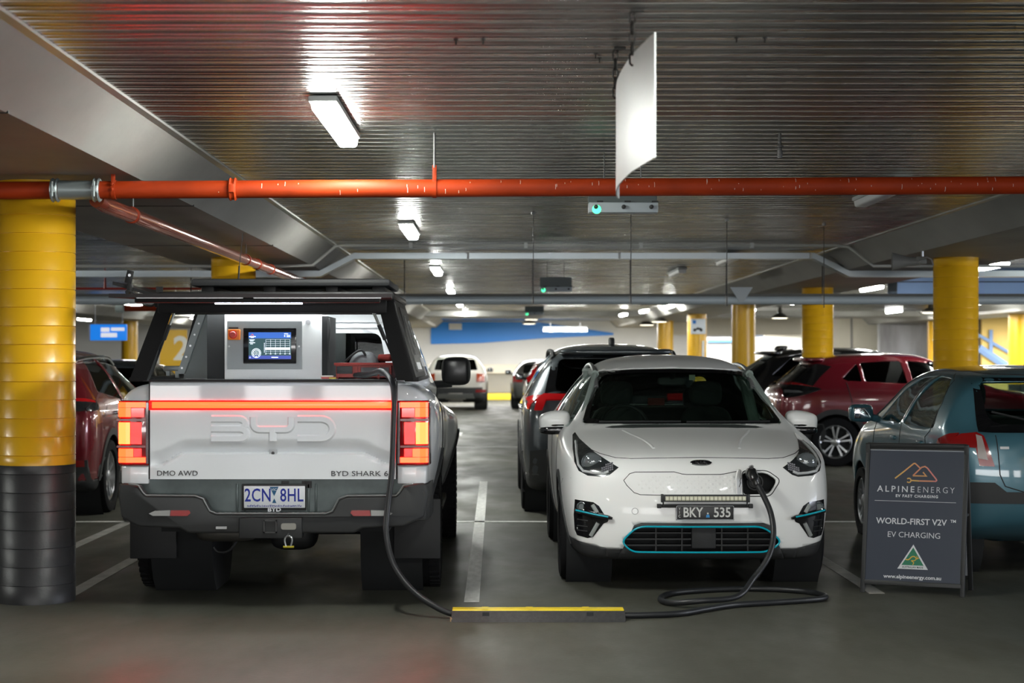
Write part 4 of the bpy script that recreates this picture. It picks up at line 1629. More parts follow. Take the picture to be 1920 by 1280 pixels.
# ---------------------------------------------------------------- white utility truck seen from behind, canopy open
TX, TY = -1.358, 10.92
def make_truck():
    t = thing('pickup_truck', 'white pickup truck seen from behind with its black canopy open and tail lamps lit', 'truck', (TX, TY, 0))
    wp_, ins_ = MATS['truck_white'], MATS['dark_inside']
    q = lambda px, py: ((px - 513) / 307.7, HC - (py - 670) / 307.7)
    # ---- lower body: bed, doors and bonnet in one shell
    st = [
        S(.03, .56, .86, .62, .925, .95, .925, 1.27, .86, 1.375, 1.385),
        S(.10, .52, .89, .62, .955, .95, .955, 1.26, .87, 1.380, 1.388),
        S(.40, .48, .91, .58, 1.005, .95, .995, 1.22, .88, 1.382, 1.388),
        S(1.2, .42, .92, .50, 1.01, .90, .99, 1.22, .88, 1.382, 1.388),
        S(1.72, .40, .92, .46, .985, .88, .975, 1.20, .87, 1.36, 1.37),
        S(2.6, .40, .91, .46, .955, .88, .945, 1.18, .86, 1.33, 1.345),
        S(3.5, .40, .91, .46, .97, .88, .945, 1.14, .84, 1.24, 1.27),
        S(3.9, .42, .92, .50, 1.045, .88, 1.03, 1.08, .82, 1.20, 1.24),
        S(4.6, .42, .92, .50, 1.06, .88, 1.03, 1.04, .80, 1.16, 1.20),
        S(5.05, .40, .88, .48, .93, .80, .90, 1.02, .78, 1.10, 1.13),
        S(5.28, .42, .80, .48, .84, .75, .80, .98, .70, 1.02, 1.05),
    ]
    bm = loft(st, bulge_front=.08, bulge_rear=0.0, crease={5: .3}, lv=3)
    bv = bvh_of(bm)
    for sg in (-1, 1):
        for cy in (1.15, 4.42):
            cut_hole(bm, circle(cy, .42, .46), 'x', sg, facing=-.3, side=.5)
    low = mark_convex(bm, [(-1.2, .3), (1.2, .3), (1.2, .76), (-1.2, .76)], 'y', -1, facing=.3)
    bmesh.ops.delete(bm, geom=low, context='FACES')
    shell_obj('body', bm, wp_, ins_, t)
    for sg in (-1, 1):
        for cy in (1.15, 4.42):
            out = circle(cy, .42, .505, 24, -.25, PI + .25)
            inn = circle(cy, .42, .455, 24, -.25, PI + .25)[::-1]
            obj('wheel_flare', patch(bv, out + inn, 'x', sg, off=.0, th=.018, step=.2), MATS['grey_plastic'], t)
        b = nb(); box(b, sg * .90 - .05, sg * .90 + .05, 1.7, 3.85, .36, .42, bev=.015)
        obj('side_step', b, MATS['black_plastic'], t)
    wheel_wells(t, 1.15, .47, .30, .90)
    wheel_wells(t, 4.42, .47, .30, .90)
    for cy, xx in ((1.15, .845), (4.42, .875)):
        for sg in (-1, 1):
            wheel(t, sg * xx, cy, .392, .275, .235, 'five', sg, rim_m=MATS['alloy_dark'], tread=True)
    b = nb()
    seam(bv, [(1.60, .5), (1.58, .8), (1.58, 1.33)], 'x', 1, r=.004, bm=b)
    seam(bv, [(2.62, .5), (2.62, 1.32)], 'x', 1, r=.004, bm=b)
    obj('panel_gap', b, MATS['seam_black'], t)
    # ---- tailgate: a height field with the recessed step
    def yoff(x, z):
        a = abs(x)
        e = min(1, max(0, (a - .52) / .20))
        e = e * e * (3 - 2 * e)
        ze = .952 - .075 * e             # lower lip edge
        k = min(1, max(0, (z - ze) / .085))
        groove = 0
        if z > ze:
            groove = .042 * (1 - min(1, (z - ze) / .085)) ** 1.4
        else:
            groove = .042 * max(0, 1 - (ze - z) / .012) - .006
        fade = min(1, max(0, (.755 - a) / .05))
        return -.012 + groove * fade
    b = nb()
    nx, nz = 96, 84
    z0, z1, hw = .790, 1.386, .748
    vg = [[b.verts.new((-hw + 2 * hw * i / nx, yoff(-hw + 2 * hw * i / nx, z0 + (z1 - z0) * j / nz) + (.03 * max(0, (j - nz + 3) / 3) ** 2), z0 + (z1 - z0) * j / nz)) for i in range(nx + 1)] for j in range(nz + 1)]
    for j in range(nz):
        for i in range(nx):
            b.faces.new((vg[j][i], vg[j][i + 1], vg[j + 1][i + 1], vg[j + 1][i]))
    edge = [vg[0][i] for i in range(nx + 1)] + [vg[j][nx] for j in range(1, nz + 1)] + [vg[nz][i] for i in range(nx - 1, -1, -1)] + [vg[j][0] for j in range(nz - 1, 0, -1)]
    bk_ = [b.verts.new((v.co.x, .06, v.co.z)) for v in edge]
    for i in range(len(edge)):
        j = (i + 1) % len(edge)
        b.faces.new((edge[j], edge[i], bk_[i], bk_[j]))
    tg = obj('tailgate', b, wp_, t, recalc=False, angle=40)
    b = nb()
    for s in (-1, 1):
        box(b, s * .7535 - .003, s * .7535 + .003, -.004, .05, .79, 1.386)
    obj('panel_gap', b, MATS['seam_black'], t)
    # top trim of the tailgate
    b = nb(); box(b, -.755, .745, -.016, .07, 1.384, 1.398, bev=.004); obj('top_trim', b, MATS['black_plastic'], t)
    # light bar
    b = nb(); box(b, -.752, .742, -.020, 0, 1.210, 1.270, bev=.004); lbar = obj('tail_light_bar', b, MATS['red_lamp'], t)
    b = nb(); box(b, -.735, .735, -.0225, -.015, 1.222, 1.260, bev=.002); obj('lit_strip', b, MATS['red_lamp_bright'], lbar)
    # emboss letters
    b = nb()
    h, wd = .148, .030
    def arc(cx, cz, rx, rz, a0, a1, k=10):
        return [(cx + rx * math.cos(a0 + (a1 - a0) * i / k), cz + rz * math.sin(a0 + (a1 - a0) * i / k)) for i in range(k + 1)]
    zc, y0, y1 = 1.096, -.0215, -.010
    hz = .060
    def L(path, dx):
        ribbon(b, [(x + dx, z + zc) for x, z in path], wd, y0, y1, .012)
    xb = -.375
    L([(0, hz), (.165, hz)] + arc(.165, hz / 2, .042, hz / 2, PI / 2, -PI / 2) + [(0, 0)], xb)
    y0 -= .0008; L([(.165, 0)] + arc(.172, -hz / 2, .042, hz / 2, PI / 2, -PI / 2) + [(0, -hz)], xb)
    xb = -.118
    L([(0, hz + .012), (0, .035)] + arc(.035, .03, .035, .034, PI, 1.5 * PI, 5) + [(.195, -.004)] + arc(.195, .03, .035, .034, -PI / 2, 0, 5) + [(.23, hz + .012)], xb)
    y0 -= .0008; L([(.115, -.004), (.115, -hz - .014)], xb); y0 += .0016
    xb = .150
    L([(0, hz), (.14, hz)] + arc(.14, 0, .072, hz, PI / 2, -PI / 2, 14) + [(0, -hz)], xb)
    obj('embossed_lettering', b, wp_, tg, flat=True)
    b = nb(); box(b, -.024, .024, -.004, .03, .925, .972, bev=.004); cam_ = obj('reversing_camera', b, mat('camera_grey', (.45, .46, .47), .4), t)
    b = nb(); cyl(b, (0, -.012, .948), (0, .01, .948), .010, n=14); obj('lens', b, MATS['gloss_black'], cam_)
    bl = mat('badge_dark', (.03, .03, .035), .35)
    text('badge_text', 'DMO AWD', .0445, bl, tg, (-.580, -.0205, .825), depth=.003, bold=0, sx=1.10, spacing=1.02)
    text('badge_text', 'BYD SHARK 6', .0445, bl, tg, (.528, -.0205, .823), depth=.003, bold=0, sx=1.30, spacing=1.0)
    # ---- tail lamps (wrapping the corners)
    for s in (-1, 1):
        prof = [(.757, -.012), (.86, -.012), (.925, -.004), (.950, .03), (.958, .16), (.93, .17), (.90, .06), (.757, .05)]
        prof = [(s * x, y) for x, y in prof]
        b = nb(); prism(b, prof, 'z', .872, 1.268, bev=.006); lamp = obj('tail_lamp', b, MATS['red_lens'], t)
        def part(x0, x1, z0, z1, mt, y=-.0165, nm='lit_cell', wrap=False):
            b = nb()
            pr = [(x0, y), (min(x1, .895), y)]
            if x1 > .9:
                pr += [(.930, -.006), (.944, .010), (.930, .016), (.89, .000)]
            else:
                pr += [(x1, y + .006)]
            pr += [(x0, y + .006)]
            prism(b, [(s * x, yy) for x, yy in pr], 'z', z0, z1)
            obj(nm, b, mt, lamp, flat=True)
        hot, br_, rd = MATS['red_lamp_hot'], MATS['red_lamp_bright'], MATS['red_lamp']
        part(.775, .96, 1.226, 1.258, br_, wrap=True)
        part(.865, .96, 1.168, 1.224, br_)
        part(.785, .862, 1.168, 1.222, rd, y=-.015)
        part(.870, .956, 1.003, 1.135, hot)
        part(.800, .866, 1.003, 1.135, rd, y=-.015)
        part(.775, .96, .890, .922, br_, wrap=True)
        part(.850, .96, .925, .975, br_)
        part(.800, .847, .925, .975, rd, y=-.015)
        for z in (1.150, .988):
            b = nb(); box(b, min(s * .775, s * .95), max(s * .775, s * .95), -.0185, -.008, z - .006, z + .006); obj('lamp_divider', b, MATS['red_lens'], lamp)
        b = nb(); box(b, min(s * .757, s * .772), max(s * .757, s * .772), -.0175, -.006, .885, 1.255); obj('lamp_edge', b, mat('lamp_edge_dark', (.05, .004, .006), .2, coat=1), lamp)
        # white corner below the lamp
        prof = [(.757, .0), (.87, .0), (.93, .03), (.945, .12), (.757, .10)]
        b = nb(); prism(b, [(s * x, y) for x, y in prof], 'z', .760, .868, bev=.008); obj('corner_panel', b, wp_, t)
    # ---- rear bumper with dropped middle
    bp = MATS['grey_plastic']
    up = [(-.925, .765), (-.86, .765), (-.80, .755), (-.775, .715), (-.755, .695), (-.46, .692), (-.41, .675), (-.37, .60), (-.33, .585), (.33, .585), (.37, .60), (.41, .675), (.46, .692), (.755, .695), (.775, .715), (.80, .755), (.86, .765), (.925, .765)]
    lo_ = [(.945, .70), (.92, .56), (.80, .51), (.55, .50), (.50, .47), (-.50, .47), (-.55, .50), (-.80, .51), (-.92, .56), (-.945, .70)]
    b = nb()
    poly = up + lo_
    prism(b, poly, 'y', -.11, .02, bev=.014)
    for v in b.verts:
        a = abs(v.co.x)
        if a > .78:
            v.co.y += .55 * (a - .78) ** 1.6 * 3.2
    bump_ = obj('rear_bumper', b, bp, t, angle=50)
    for s in (-1, 1):
        prof = [(.86, .02), (.93, .06), (.95, .20), (.955, .62), (.90, .62), (.86, .1)]
        b = nb(); prism(b, [(s * x, y) for x, y in prof], 'z', .53, .755, bev=.012); obj('bumper_corner', b, bp, t)
    b = nb()
    tube(b, [(x, -.108, z + .004) for x, z in up[1:-1]], .006, 6); obj('step_edge', b, mat('edge_grey', (.16, .17, .17), .35), bump_)
    b = nb()
    for i in range(22):
        x = -.31 + i * .0295
        merge(b, box(nb(), -.009, .009, -.045, .02, -.003, .003), Matrix.Translation((x, -.05, .588)) @ Matrix.Rotation(.6, 4, 'Z'))
    o = obj('grip_tread', b, mat('edge_grey', (0, 0, 0)), bump_); o['kind'] = 'stuff'
    # recess behind the plate
    b = nb(); box(b, -.84, .80, .02, .05, .55, .80); obj('recess_panel', b, mat('recess_teal', (.085, .105, .105), .35, .4, noise=.3, nscale=6), t)
    for x0, x1 in ((.05, .095), (.175, .235)):
        b = nb(); box(b, x0, x1, -.0, .03, .735, .778); obj('plate_lamp', b, MATS['gloss_black'], t)
    for x in (-.22, -.175, .215, .26):
        b = nb(); box(b, x - .006, x + .006, .0, .03, .59, .76, bev=.002); obj('recess_rib', b, mat('recess_teal', (0, 0, 0)), t)
    b = nb(); box(b, -.19, .20, -.02, .01, .600, .760, bev=.004); fr_ = obj('plate_frame', b, MATS['black_plastic'], t)
    b = nb(); box(b, -.186, .186, -.004, .004, -.067, .067, bev=.004); pl_ = obj('number_plate', b, MATS['plate_white'], t, (.012, -.032, .683), (R(4), 0, 0))
    blu = mat('plate_blue', (.004, .02, .30), .5)
    text('plate_text', '2CN', .112, blu, pl_, (-.100, -.0045, .008), depth=.001, bold=.0012, sx=.72, spacing=1.05)
    text('plate_text', '8HL', .112, blu, pl_, (.105, -.0045, .008), depth=.001, bold=.0012, sx=.72, spacing=1.05)
    b = nb(); prism(b, [(-.028, .063), (.026, .063), (-.001, .006)], 'y', -.0062, -.003); prism(b, [(-.014, -.036), (.012, -.036), (-.001, -.008)], 'y', -.0062, -.003)
    em = obj('plate_emblem', b, mat('plate_teal', (.01, .10, .22), .5), pl_, flat=True)
    text('plate_text', 'VIC', .022, MATS['plate_white'], pl_, (-.001, -.0066, .045), depth=.0008, sx=1)
    text('plate_text', 'VICTORIA - THE EDUCATION STATE', .0185, blu, pl_, (0, -.0045, -.053), depth=.001, sx=1.05) if False else None
    b = nb()
    rnd = random.Random(8)
    x = -.165
    while x < .16:
        w_ = rnd.uniform(.004, .009)
        hh = rnd.choice((.008, .010, .012))
        box(b, x, x + w_ * .55, -.0062, -.004, -.060, -.060 + hh)
        if rnd.random() < .6:
            box(b, x, x + w_, -.0062, -.004, -.060 + hh - .003, -.060 + hh)
        x += w_ + .003
    o = obj('plate_slogan', b, blu, pl_, flat=True); o['kind'] = 'stuff'
    text('frame_text', 'BYD', .032, MATS['plate_white'], fr_, (.01, -.0235, .6045), depth=.001, bold=.0012, sx=1.35)
    # reflectors
    for s in (-1, 1):
        zc_ = .593
        pr = [(s * .49, zc_ + .016), (s * .60, zc_ + .016), (s * .605, zc_ - .018), (s * .50, zc_ - .018), (s * .482, zc_)]
        b = nb(); prism(b, pr, 'y', -.117, -.10); obj('reflector', b, mat('reflector_red', (.32, .012, .012), .25, coat=1), t, (-.002, 0, 0))
        pr = [(s * .605, zc_ + .016), (s * .70, zc_ + .012), (s * .735, zc_ - .004), (s * .71, zc_ - .018), (s * .607, zc_ - .018)]
        b = nb(); prism(b, pr, 'y', -.115, -.09); obj('reflector_white', b, mat('reflector_white', (.32, .32, .31), .3), t, (-.002, .004, 0))
    # tow gear
    b = nb()
    box(b, -.19, .19, -.13, -.02, .44, .565, bev=.008)
    tow = obj('tow_bar', b, MATS['black_plastic'], t)
    b = nb()
    for (x0, x1, z0_, z1_) in ((-.04, .04, .545, .553), (-.04, .04, .475, .483), (-.04, -.032, .475, .553), (.032, .04, .475, .553)):
        box(b, x0, x1, -.15, -.12, z0_, z1_)
    obj('receiver', b, mat('iron', (.05, .05, .05), .6), tow)
    b = nb(); prism(b, rounded([(.065, .533), (.155, .533), (.155, .495), (.065, .495)], .014), 'y', -.142, -.13); obj('bracket_plate', b, mat('zinc_dull', (.30, .29, .26), .5, .4), tow)
    b = nb(); box(b, -.33, -.265, -.125, -.115, .497, .512); obj('small_plate', b, mat('pale_grey', (.42, .42, .42), .5), t)
    b = nb()
    ht = [(-.014, 0, -.03), (-.022, 0, .0), (-.018, 0, .022), (0, 0, .032), (.018, 0, .022), (.022, 0, 0), (.014, 0, -.03)]
    tube(b, smooth_path([Vector(p) for p in ht], 5), .006, 8); sh = obj('shackle', b, MATS['zinc'], t, (.108, -.135, .425))
    b = nb(); cyl(b, (-.03, 0, -.034), (.034, 0, -.034), .007, n=10); obj('shackle_pin', b, mat('pin_yellow', (.45, .38, .02), .5), sh)
    b = nb(); tube(b, [(0, 0, .03), (0, .02, .06)], .008, 6); obj('lug', b, MATS['black_plastic'], sh)
    # underside
    und = MATS['black_plastic']
    b = nb(); box(b, -.70, .70, .1, 4.9, .46, .55); obj('chassis', b, MATS['dark_inside'], t)
    b = nb(); cyl(b, (-.72, 1.15, .39), (.72, 1.15, .39), .05, n=12); soft_box(b, -.16, .16, 1.0, 1.32, .24, .54); obj('rear_axle', b, und, t)
    b = nb(); soft_box(b, -.55, -.15, .35, .75, .36, .52); obj('muffler', b, mat('muffler_metal', (.10, .095, .085), .5, .6), t)
    for s, xx in ((-1, -.43), (1, .52)):
        b = nb(); cyl(b, (xx, .95, .36), (xx + .04 * s, .72, .62), .034, n=12); obj('shock_absorber', b, mat('shock_blue', (.01, .04, .20), .4), t)
    b = nb(); tube(b, smooth_path([(-.10, .5, .45), (-.25, .45, .40), (-.33, .42, .31), (-.40, .42, .30), (-.43, .42, .33)], 6), .008, 6); obj('hose', b, und, t)
    # mud flaps
    for s in (-1, 1):
        b = nb(); box(b, min(s * .70, s * 1.0), max(s * .70, s * 1.0), .62, .645, .235, .62, bev=.006)
        obj('mud_flap', b, mat('flap_rubber', (.017, .0175, .019), .6), t)
    # ---- cab
    st = [
        S(1.60, 1.30, .86, 1.32, .90, 1.34, .89, 1.37, .70, 1.82, 1.86),
        S(1.68, 1.30, .86, 1.32, .90, 1.34, .89, 1.37, .71, 1.86, 1.905),
        S(2.3, 1.28, .86, 1.30, .90, 1.32, .885, 1.35, .71, 1.875, 1.925),
        S(3.05, 1.26, .86, 1.28, .90, 1.30, .88, 1.32, .69, 1.85, 1.895),
        S(3.25, 1.26, .86, 1.28, .90, 1.29, .88, 1.31, .67, 1.81, 1.84),
        S(4.0, 1.10, .84, 1.14, .86, 1.16, .85, 1.20, .74, 1.24, 1.26),
        S(4.1, 1.08, .82, 1.12, .85, 1.13, .84, 1.17, .72, 1.20, 1.22),
    ]
    bm = loft(st, bulge_front=.02, bulge_rear=.01, crease={5: .3, 6: .25}, lv=2)
    bvc = bvh_of(bm)
    rwin = rounded([(-.60, 1.42), (.60, 1.42), (.55, 1.70), (-.55, 1.70)], .06)
    cut_hole(bm, rwin, 'y', -1, facing=.02)
    cut_hole(bm, rounded([(-.68, 1.30), (.68, 1.30), (.60, 1.80), (-.60, 1.80)], .06), 'y', 1, facing=.02)
    sw = [rounded([(1.95, 1.40), (1.98, 1.78), (2.5, 1.83), (2.52, 1.39)], .05), rounded([(2.6, 1.39), (2.58, 1.83), (3.15, 1.79), (3.75, 1.36)], .05)]
    for sg in (-1, 1):
        for p in sw:
            cut_hole(bm, p, 'x', sg, facing=.02, side=.3)
    shell_obj('cab', bm, wp_, ins_, t)
    obj('cab_rear_window', patch(bvc, rwin, 'y', -1, off=-.005, th=.003, step=.2), MATS['glass_tint'], t)
    obj('windshield', patch(bvc, rounded([(-.68, 1.30), (.68, 1.30), (.60, 1.80), (-.60, 1.80)], .06), 'y', 1, off=-.005, th=.003, step=.2), MATS['glass_screen'], t)
    for sg in (-1, 1):
        for p in sw:
            obj('side_window', patch(bvc, p, 'x', sg, off=-.004, th=.003, step=.2), MATS['glass_dark'], t)
        b = nb()
        tube(b, [v for v in seam_path(bvc, [(1.75, 1.37), (1.78, 1.80)], 'x', sg, off=.004)], .03, 6) if False else None
        obj('window_surround', patch(bvc, rounded([(1.80, 1.385), (1.84, 1.80), (2.6, 1.85), (3.2, 1.81), (3.95, 1.30)], .05) , 'x', sg, off=-.007, th=.004, step=.2) if False else patch(bvc, rounded([(1.78, 1.385), (1.81, 1.79), (1.955, 1.80), (1.93, 1.385)], .03), 'x', sg, off=.001, th=.004, step=.2), MATS['gloss_black'], t)
        # door mirror
        b = nb()
        soft_box(b, sg * 1.035 - .118, sg * 1.035 + .118, 3.50, 3.68, 1.305, 1.535)
        mo = obj('mirror', b, MATS['black_plastic'], t)
        b = nb(); box(b, sg * 1.035 - .095, sg * 1.035 + .095, 3.494, 3.51, 1.325, 1.515, bev=.02); obj('mirror_glass', b, mat('mirror_dark', (.03, .03, .032), .25, .3), mo)
        b = nb(); tube(b, [(sg * .82, 3.62, 1.31), (sg * 1.0, 3.60, 1.32)], .03, 8); obj('mirror_arm', b, MATS['black_plastic'], mo)
        b = nb(); box(b, min(sg * .60, sg * .63), max(sg * .60, sg * .63), 2.0, 3.0, 1.935, 1.955, bev=.008); obj('roof_rail', b, MATS['black_plastic'], t)
    for z in (1.735, 1.775):
        b = nb(); box(b, -.60, .62, 1.575, 1.61, z, z + .012, bev=.003); obj('cab_rib', b, wp_, t)
    for x in (-.38, .38):
        seat(t, x, 2.8, .9, MATS['seat_cloth'], 'front_seat')
    # ---- canopy
    ck = mat('canopy_black', (.008, .008, .0085), .5, spec=.3, bump=.0004, bscale=400)
    ca = thing('canopy', '', '')
    bpy.data.objects.remove(ca)
    # roof and header frame
    def quadbar(bm, a, b_, w, d):
        """square bar between two points; w across x, d across y"""
        a, b_ = Vector(a), Vector(b_)
        vs_ = []
        for p in (a, b_):
            vs_.append([bm.verts.new(p + Vector((sx * w / 2, sy * d / 2, 0))) for sx, sy in ((-1, -1), (1, -1), (1, 1), (-1, 1))])
        for i in range(4):
            bm.faces.new((vs_[0][i], vs_[0][(i + 1) % 4], vs_[1][(i + 1) % 4], vs_[1][i]))
        bm.faces.new(vs_[0][::-1]); bm.faces.new(vs_[1])
    b = nb()
    box(b, -.715, .735, .06, 1.56, 1.885, 1.935, bev=.018)
    can = obj('canopy_roof', b, ck, t)
    b = nb(); box(b, -.66, .68, .10, .16, 1.795, 1.90, bev=.008); obj('header', b, ck, can)
    b = nb(); box(b, -.74, .745, 1.46, 1.56, 1.39, 1.45); obj('front_sill', b, ck, can)
    for s in (-1, 1):
        b = nb()
        quadbar(b, (s * .815 - .01, .05, 1.39), (s * .665 + .01, .16, 1.90), .105, .09); obj('rear_post', b, ck, can)
        b = nb()
        quadbar(b, (s * .83, 1.52, 1.39), (s * .70, 1.52, 1.90), .03, .04); obj('front_post', b, ck, can)
        b = nb(); quadbar(b, (s * .845, .04, 1.395), (s * .845, .04, 1.396), .01, .01); b.free()
        b = nb(); box(b, min(s * .80, s * .885), max(s * .80, s * .885), .03, 1.56, 1.383, 1.408, bev=.004); obj('side_sill', b, ck, can)
    # right side panel with its hatch
    b = nb()
    def sp_(y, z, o=0):
        k = (z - 1.40) / .50
        return (.872 - .150 * k + o, y, z)
    def slab(bm, pts, th):
        A = [bm.verts.new(p) for p in pts]
        B = [bm.verts.new((p[0] - th, p[1], p[2])) for p in pts]
        n = len(pts)
        bm.faces.new(A); bm.faces.new(B[::-1])
        for i in range(n):
            bm.faces.new((A[i], B[i], B[(i + 1) % n], A[(i + 1) % n]))
    slab(b, [sp_(.03, 1.40), sp_(1.55, 1.40), sp_(1.52, 1.90), sp_(.13, 1.90)], .03)
    side_ = obj('side_panel', b, ck, can, flat=True)
    b = nb(); slab(b, [sp_(.40, 1.44, .008), sp_(1.40, 1.44, .008), sp_(1.36, 1.85, .008), sp_(.48, 1.85, .008)], .02); obj('side_door', b, mat('canopy_panel', (.035, .034, .032), .45, noise=.2, nscale=5), side_, flat=True)
    b = nb(); slab(b, [sp_(.62, 1.55, .018), sp_(1.18, 1.55, .018), sp_(1.15, 1.80, .018), sp_(.66, 1.80, .018)], .02); hp_ = obj('storage_panel', b, mat('canopy_panel', (0, 0, 0)), side_, flat=True)
    b = nb(); slab(b, [sp_(.80, 1.60, .026), sp_(.86, 1.60, .026), sp_(.90, 1.77, .026), sp_(.84, 1.77, .026)], .03); obj('handle', b, MATS['gloss_black'], side_, flat=True)
    b = nb(); slab(b, [sp_(.50, 1.455, .03), sp_(.56, 1.455, .03), sp_(.56, 1.50, .03), sp_(.50, 1.50, .03)], .03); obj('latch', b, MATS['steel'], side_, flat=True)
    b = nb(); slab(b, [sp_(1.25, 1.47, .03), sp_(1.28, 1.47, .03), sp_(1.28, 1.53, .03), sp_(1.25, 1.53, .03)], .03); obj('latch', b, MATS['steel'], side_, flat=True)
    # left side: open frame, gull-wing door raised
    def sl_(y, z, o=0):
        k = (z - 1.40) / .50
        return (-.872 + .150 * k - o, y, z)
    b = nb(); quadbar(b, sl_(.12, 1.87), sl_(1.5, 1.87), .05, .05) if False else box(b, -.745, -.70, .12, 1.52, 1.84, 1.90); obj('side_header', b, ck, can)
    gm = mat('frame_grey', (.23, .26, .27), .4, .5)
    b = nb(); quadbar(b, (-.745, 1.05, 1.42), (-.59, 1.05, 1.86), .05, .05); lf = obj('inner_frame', b, gm, can)
    b = nb(); box(b, -.86, -.71, 1.03, 1.07, 1.44, 1.475, bev=.006); obj('frame_shelf', b, gm, lf)
    for x in (-.83, -.77):
        b = nb(); box(b, x - .012, x + .012, 1.03, 1.06, 1.395, 1.44); obj('frame_leg', b, gm, lf)
    for i in range(6):
        b = nb(); k = i / 5
        cyl(b, (-.735 + .14 * k, 1.02, 1.46 + .37 * k), (-.735 + .14 * k, 1.03, 1.46 + .37 * k), .007, n=8); obj('rivet', b, MATS['zinc'], lf)
    b = nb(); prism(b, [(-.74, 1.39), (-.42, 1.39), (-.42, 1.86), (-.57, 1.86)], 'y', 1.10, 1.14); obj('inner_panel', b, mat('inner_grey', (.28, .31, .31), .55), can)
    b = nb(); box(b, -.47, -.352, .42, .98, 1.39, 1.86); obj('dark_partition', b, MATS['dark_inside'], can)
    # raised side door (seen edge-on) with its latch gear
    b = nb()
    A = [(-.72, .10, 1.915), (-.72, 1.5, 1.915), (-1.00, 1.5, 1.998), (-1.00, .10, 1.998)]
    vs_ = [b.verts.new(p) for p in A]; ws_ = [b.verts.new((p[0], p[1], p[2] - .02)) for p in A]
    b.faces.new(vs_); b.faces.new(ws_[::-1])
    for i in range(4):
        b.faces.new((vs_[i], ws_[i], ws_[(i + 1) % 4], vs_[(i + 1) % 4]))
    gw = obj('raised_side_door', b, ck, can, flat=True)
    b = nb()
    merge(b, box(nb(), -.022, .022, -.005, .005, -.04, .04, bev=.004), Matrix.Translation((-.895, .09, 2.025)) @ Matrix.Rotation(R(14), 4, 'Y'))
    tab = obj('door_latch', b, ck, gw)
    b = nb(); cyl(b, (-.893, .083, 2.035), (-.893, .088, 2.035), .009, n=12); obj('latch_bolt', b, MATS['zinc'], gw)
    b = nb(); box(b, -.725, -.685, .06, .08, 1.93, 1.965); box(b, -.905, -.875, .06, .11, 1.93, 1.985, bev=.005); cyl(b, (-.90, .05, 1.93), (-.90, .10, 1.93), .013, n=10); obj('door_latch', b, ck, gw)
    b = nb(); tube(b, smooth_path([(-.895, .06, 1.935), (-.86, .05, 1.925), (-.82, .04, 1.885), (-.79, .04, 1.853), (-.745, .04, 1.847), (-.715, .04, 1.88), (-.74, .05, 1.91)], 6), .0065, 6); obj('latch_cable', b, MATS['black_plastic'], gw)
    b = nb(); tube(b, [(-.70, .02, 1.89), (-.665, .0, 1.83)], .005, 6); obj('cable_tie', b, mat('tie_pale', (.5, .5, .48), .5), gw)
    # raised rear hatch
    hh = nb()
    def hb(x0, x1, y0, y1, z0, z1, bev=.006):
        box(hh, x0, x1, y0, y1, z0, z1, bev=bev)
    A = [(-.70, .08, 1.900), (.72, .08, 1.900), (.76, -.66, 1.895), (-.86, -.66, 1.895)]
    vt = [hh.verts.new(p) for p in A]; vb_ = [hh.verts.new((p[0], p[1], p[2] - .022)) for p in A]
    hh.faces.new(vt); hh.faces.new(vb_[::-1])
    for i in range(4):
        hh.faces.new((vt[i], vb_[i], vb_[(i + 1) % 4], vt[(i + 1) % 4]))
    hatch = obj('rear_hatch', hh, mat('hatch_black', (.010, .007, .0075), .4, spec=.3), can, flat=True)
    b = nb(); box(b, -.72, .69, -.62, -.56, 1.845, 1.875, bev=.006); obj('hatch_rim', b, ck, hatch)
    b = nb(); box(b, -.70, .69, -.02, .06, 1.80, 1.885, bev=.006); obj('hatch_rim', b, ck, hatch)
    for x0, x1 in ((-.70, -.09), (-.03, .70)):
        b = nb(); box(b, x0, x1, -.665, -.655, 1.868, 1.873); obj('hatch_trim', b, MATS['steel'], hatch)
    b = nb(); box(b, -.26, .24, -.60, -.57, 1.838, 1.846); obj('led_strip', b, mat('led_strip', (.9, .9, .9), .4, emit=(.75, .78, 1), es=26), hatch)
    for x in (-.44, .21):
        b = nb(); box(b, x - .07, x + .07, .0, .01, 1.81, 1.832); vn = obj('vent', b, mat('vent_dark', (.05, .05, .05), .5), hatch)
        for i in range(7):
            b = nb(); box(b, x - .055 + i * .018, x - .047 + i * .018, -.004, .002, 1.814, 1.828); obj('vent_slot', b, mat('slot_grey', (.10, .10, .10), .5), vn)
    b = nb(); box(b, -.55, .60, .30, .34, 1.868, 1.886); obj('fill_led', b, mat('led_fill', (.9, .9, .9), .4, emit=(.95, 1, 1), es=40), can)  # hidden strips added under the canopy roof to brighten the cab rear
    b = nb(); box(b, -.2, .62, 1.15, 1.19, 1.868, 1.886); obj('fill_led', b, MATS['led_fill'], can)
    # gas struts
    for s, (a, c) in ((-1, ((-.755, .12, 1.45), (-.60, .02, 1.83))), (1, ((.755, .12, 1.45), (.60, .02, 1.83)))):
        a, c = Vector(a), Vector(c)
        b = nb(); cyl(b, a, a.lerp(c, .62), .006, n=10); st_ = obj('gas_strut', b, MATS['black_plastic'], can)
        b = nb(); cyl(b, a.lerp(c, .5), c, .010, n=10); obj('strut_tube', b, MATS['chrome'], st_)
        b = nb(); cyl(b, a.lerp(c, .5), a.lerp(c, .74), .0125, n=10); obj('strut_sleeve', b, MATS['black_plastic'], st_)
    # roof tray
    b = nb(); box(b, -.60, .68, .55, 1.6, 1.985, 2.035, bev=.02); tray = obj('roof_tray', b, mat('tray_black', (.024, .025, .027), .55, bump=.001, bscale=120), can)
    for x in (-.5, -.1, .3, .6):
        b = nb(); box(b, x - .04, x + .04, .62, 1.5, 1.93, 1.99, bev=.005); obj('tray_foot', b, ck, tray)
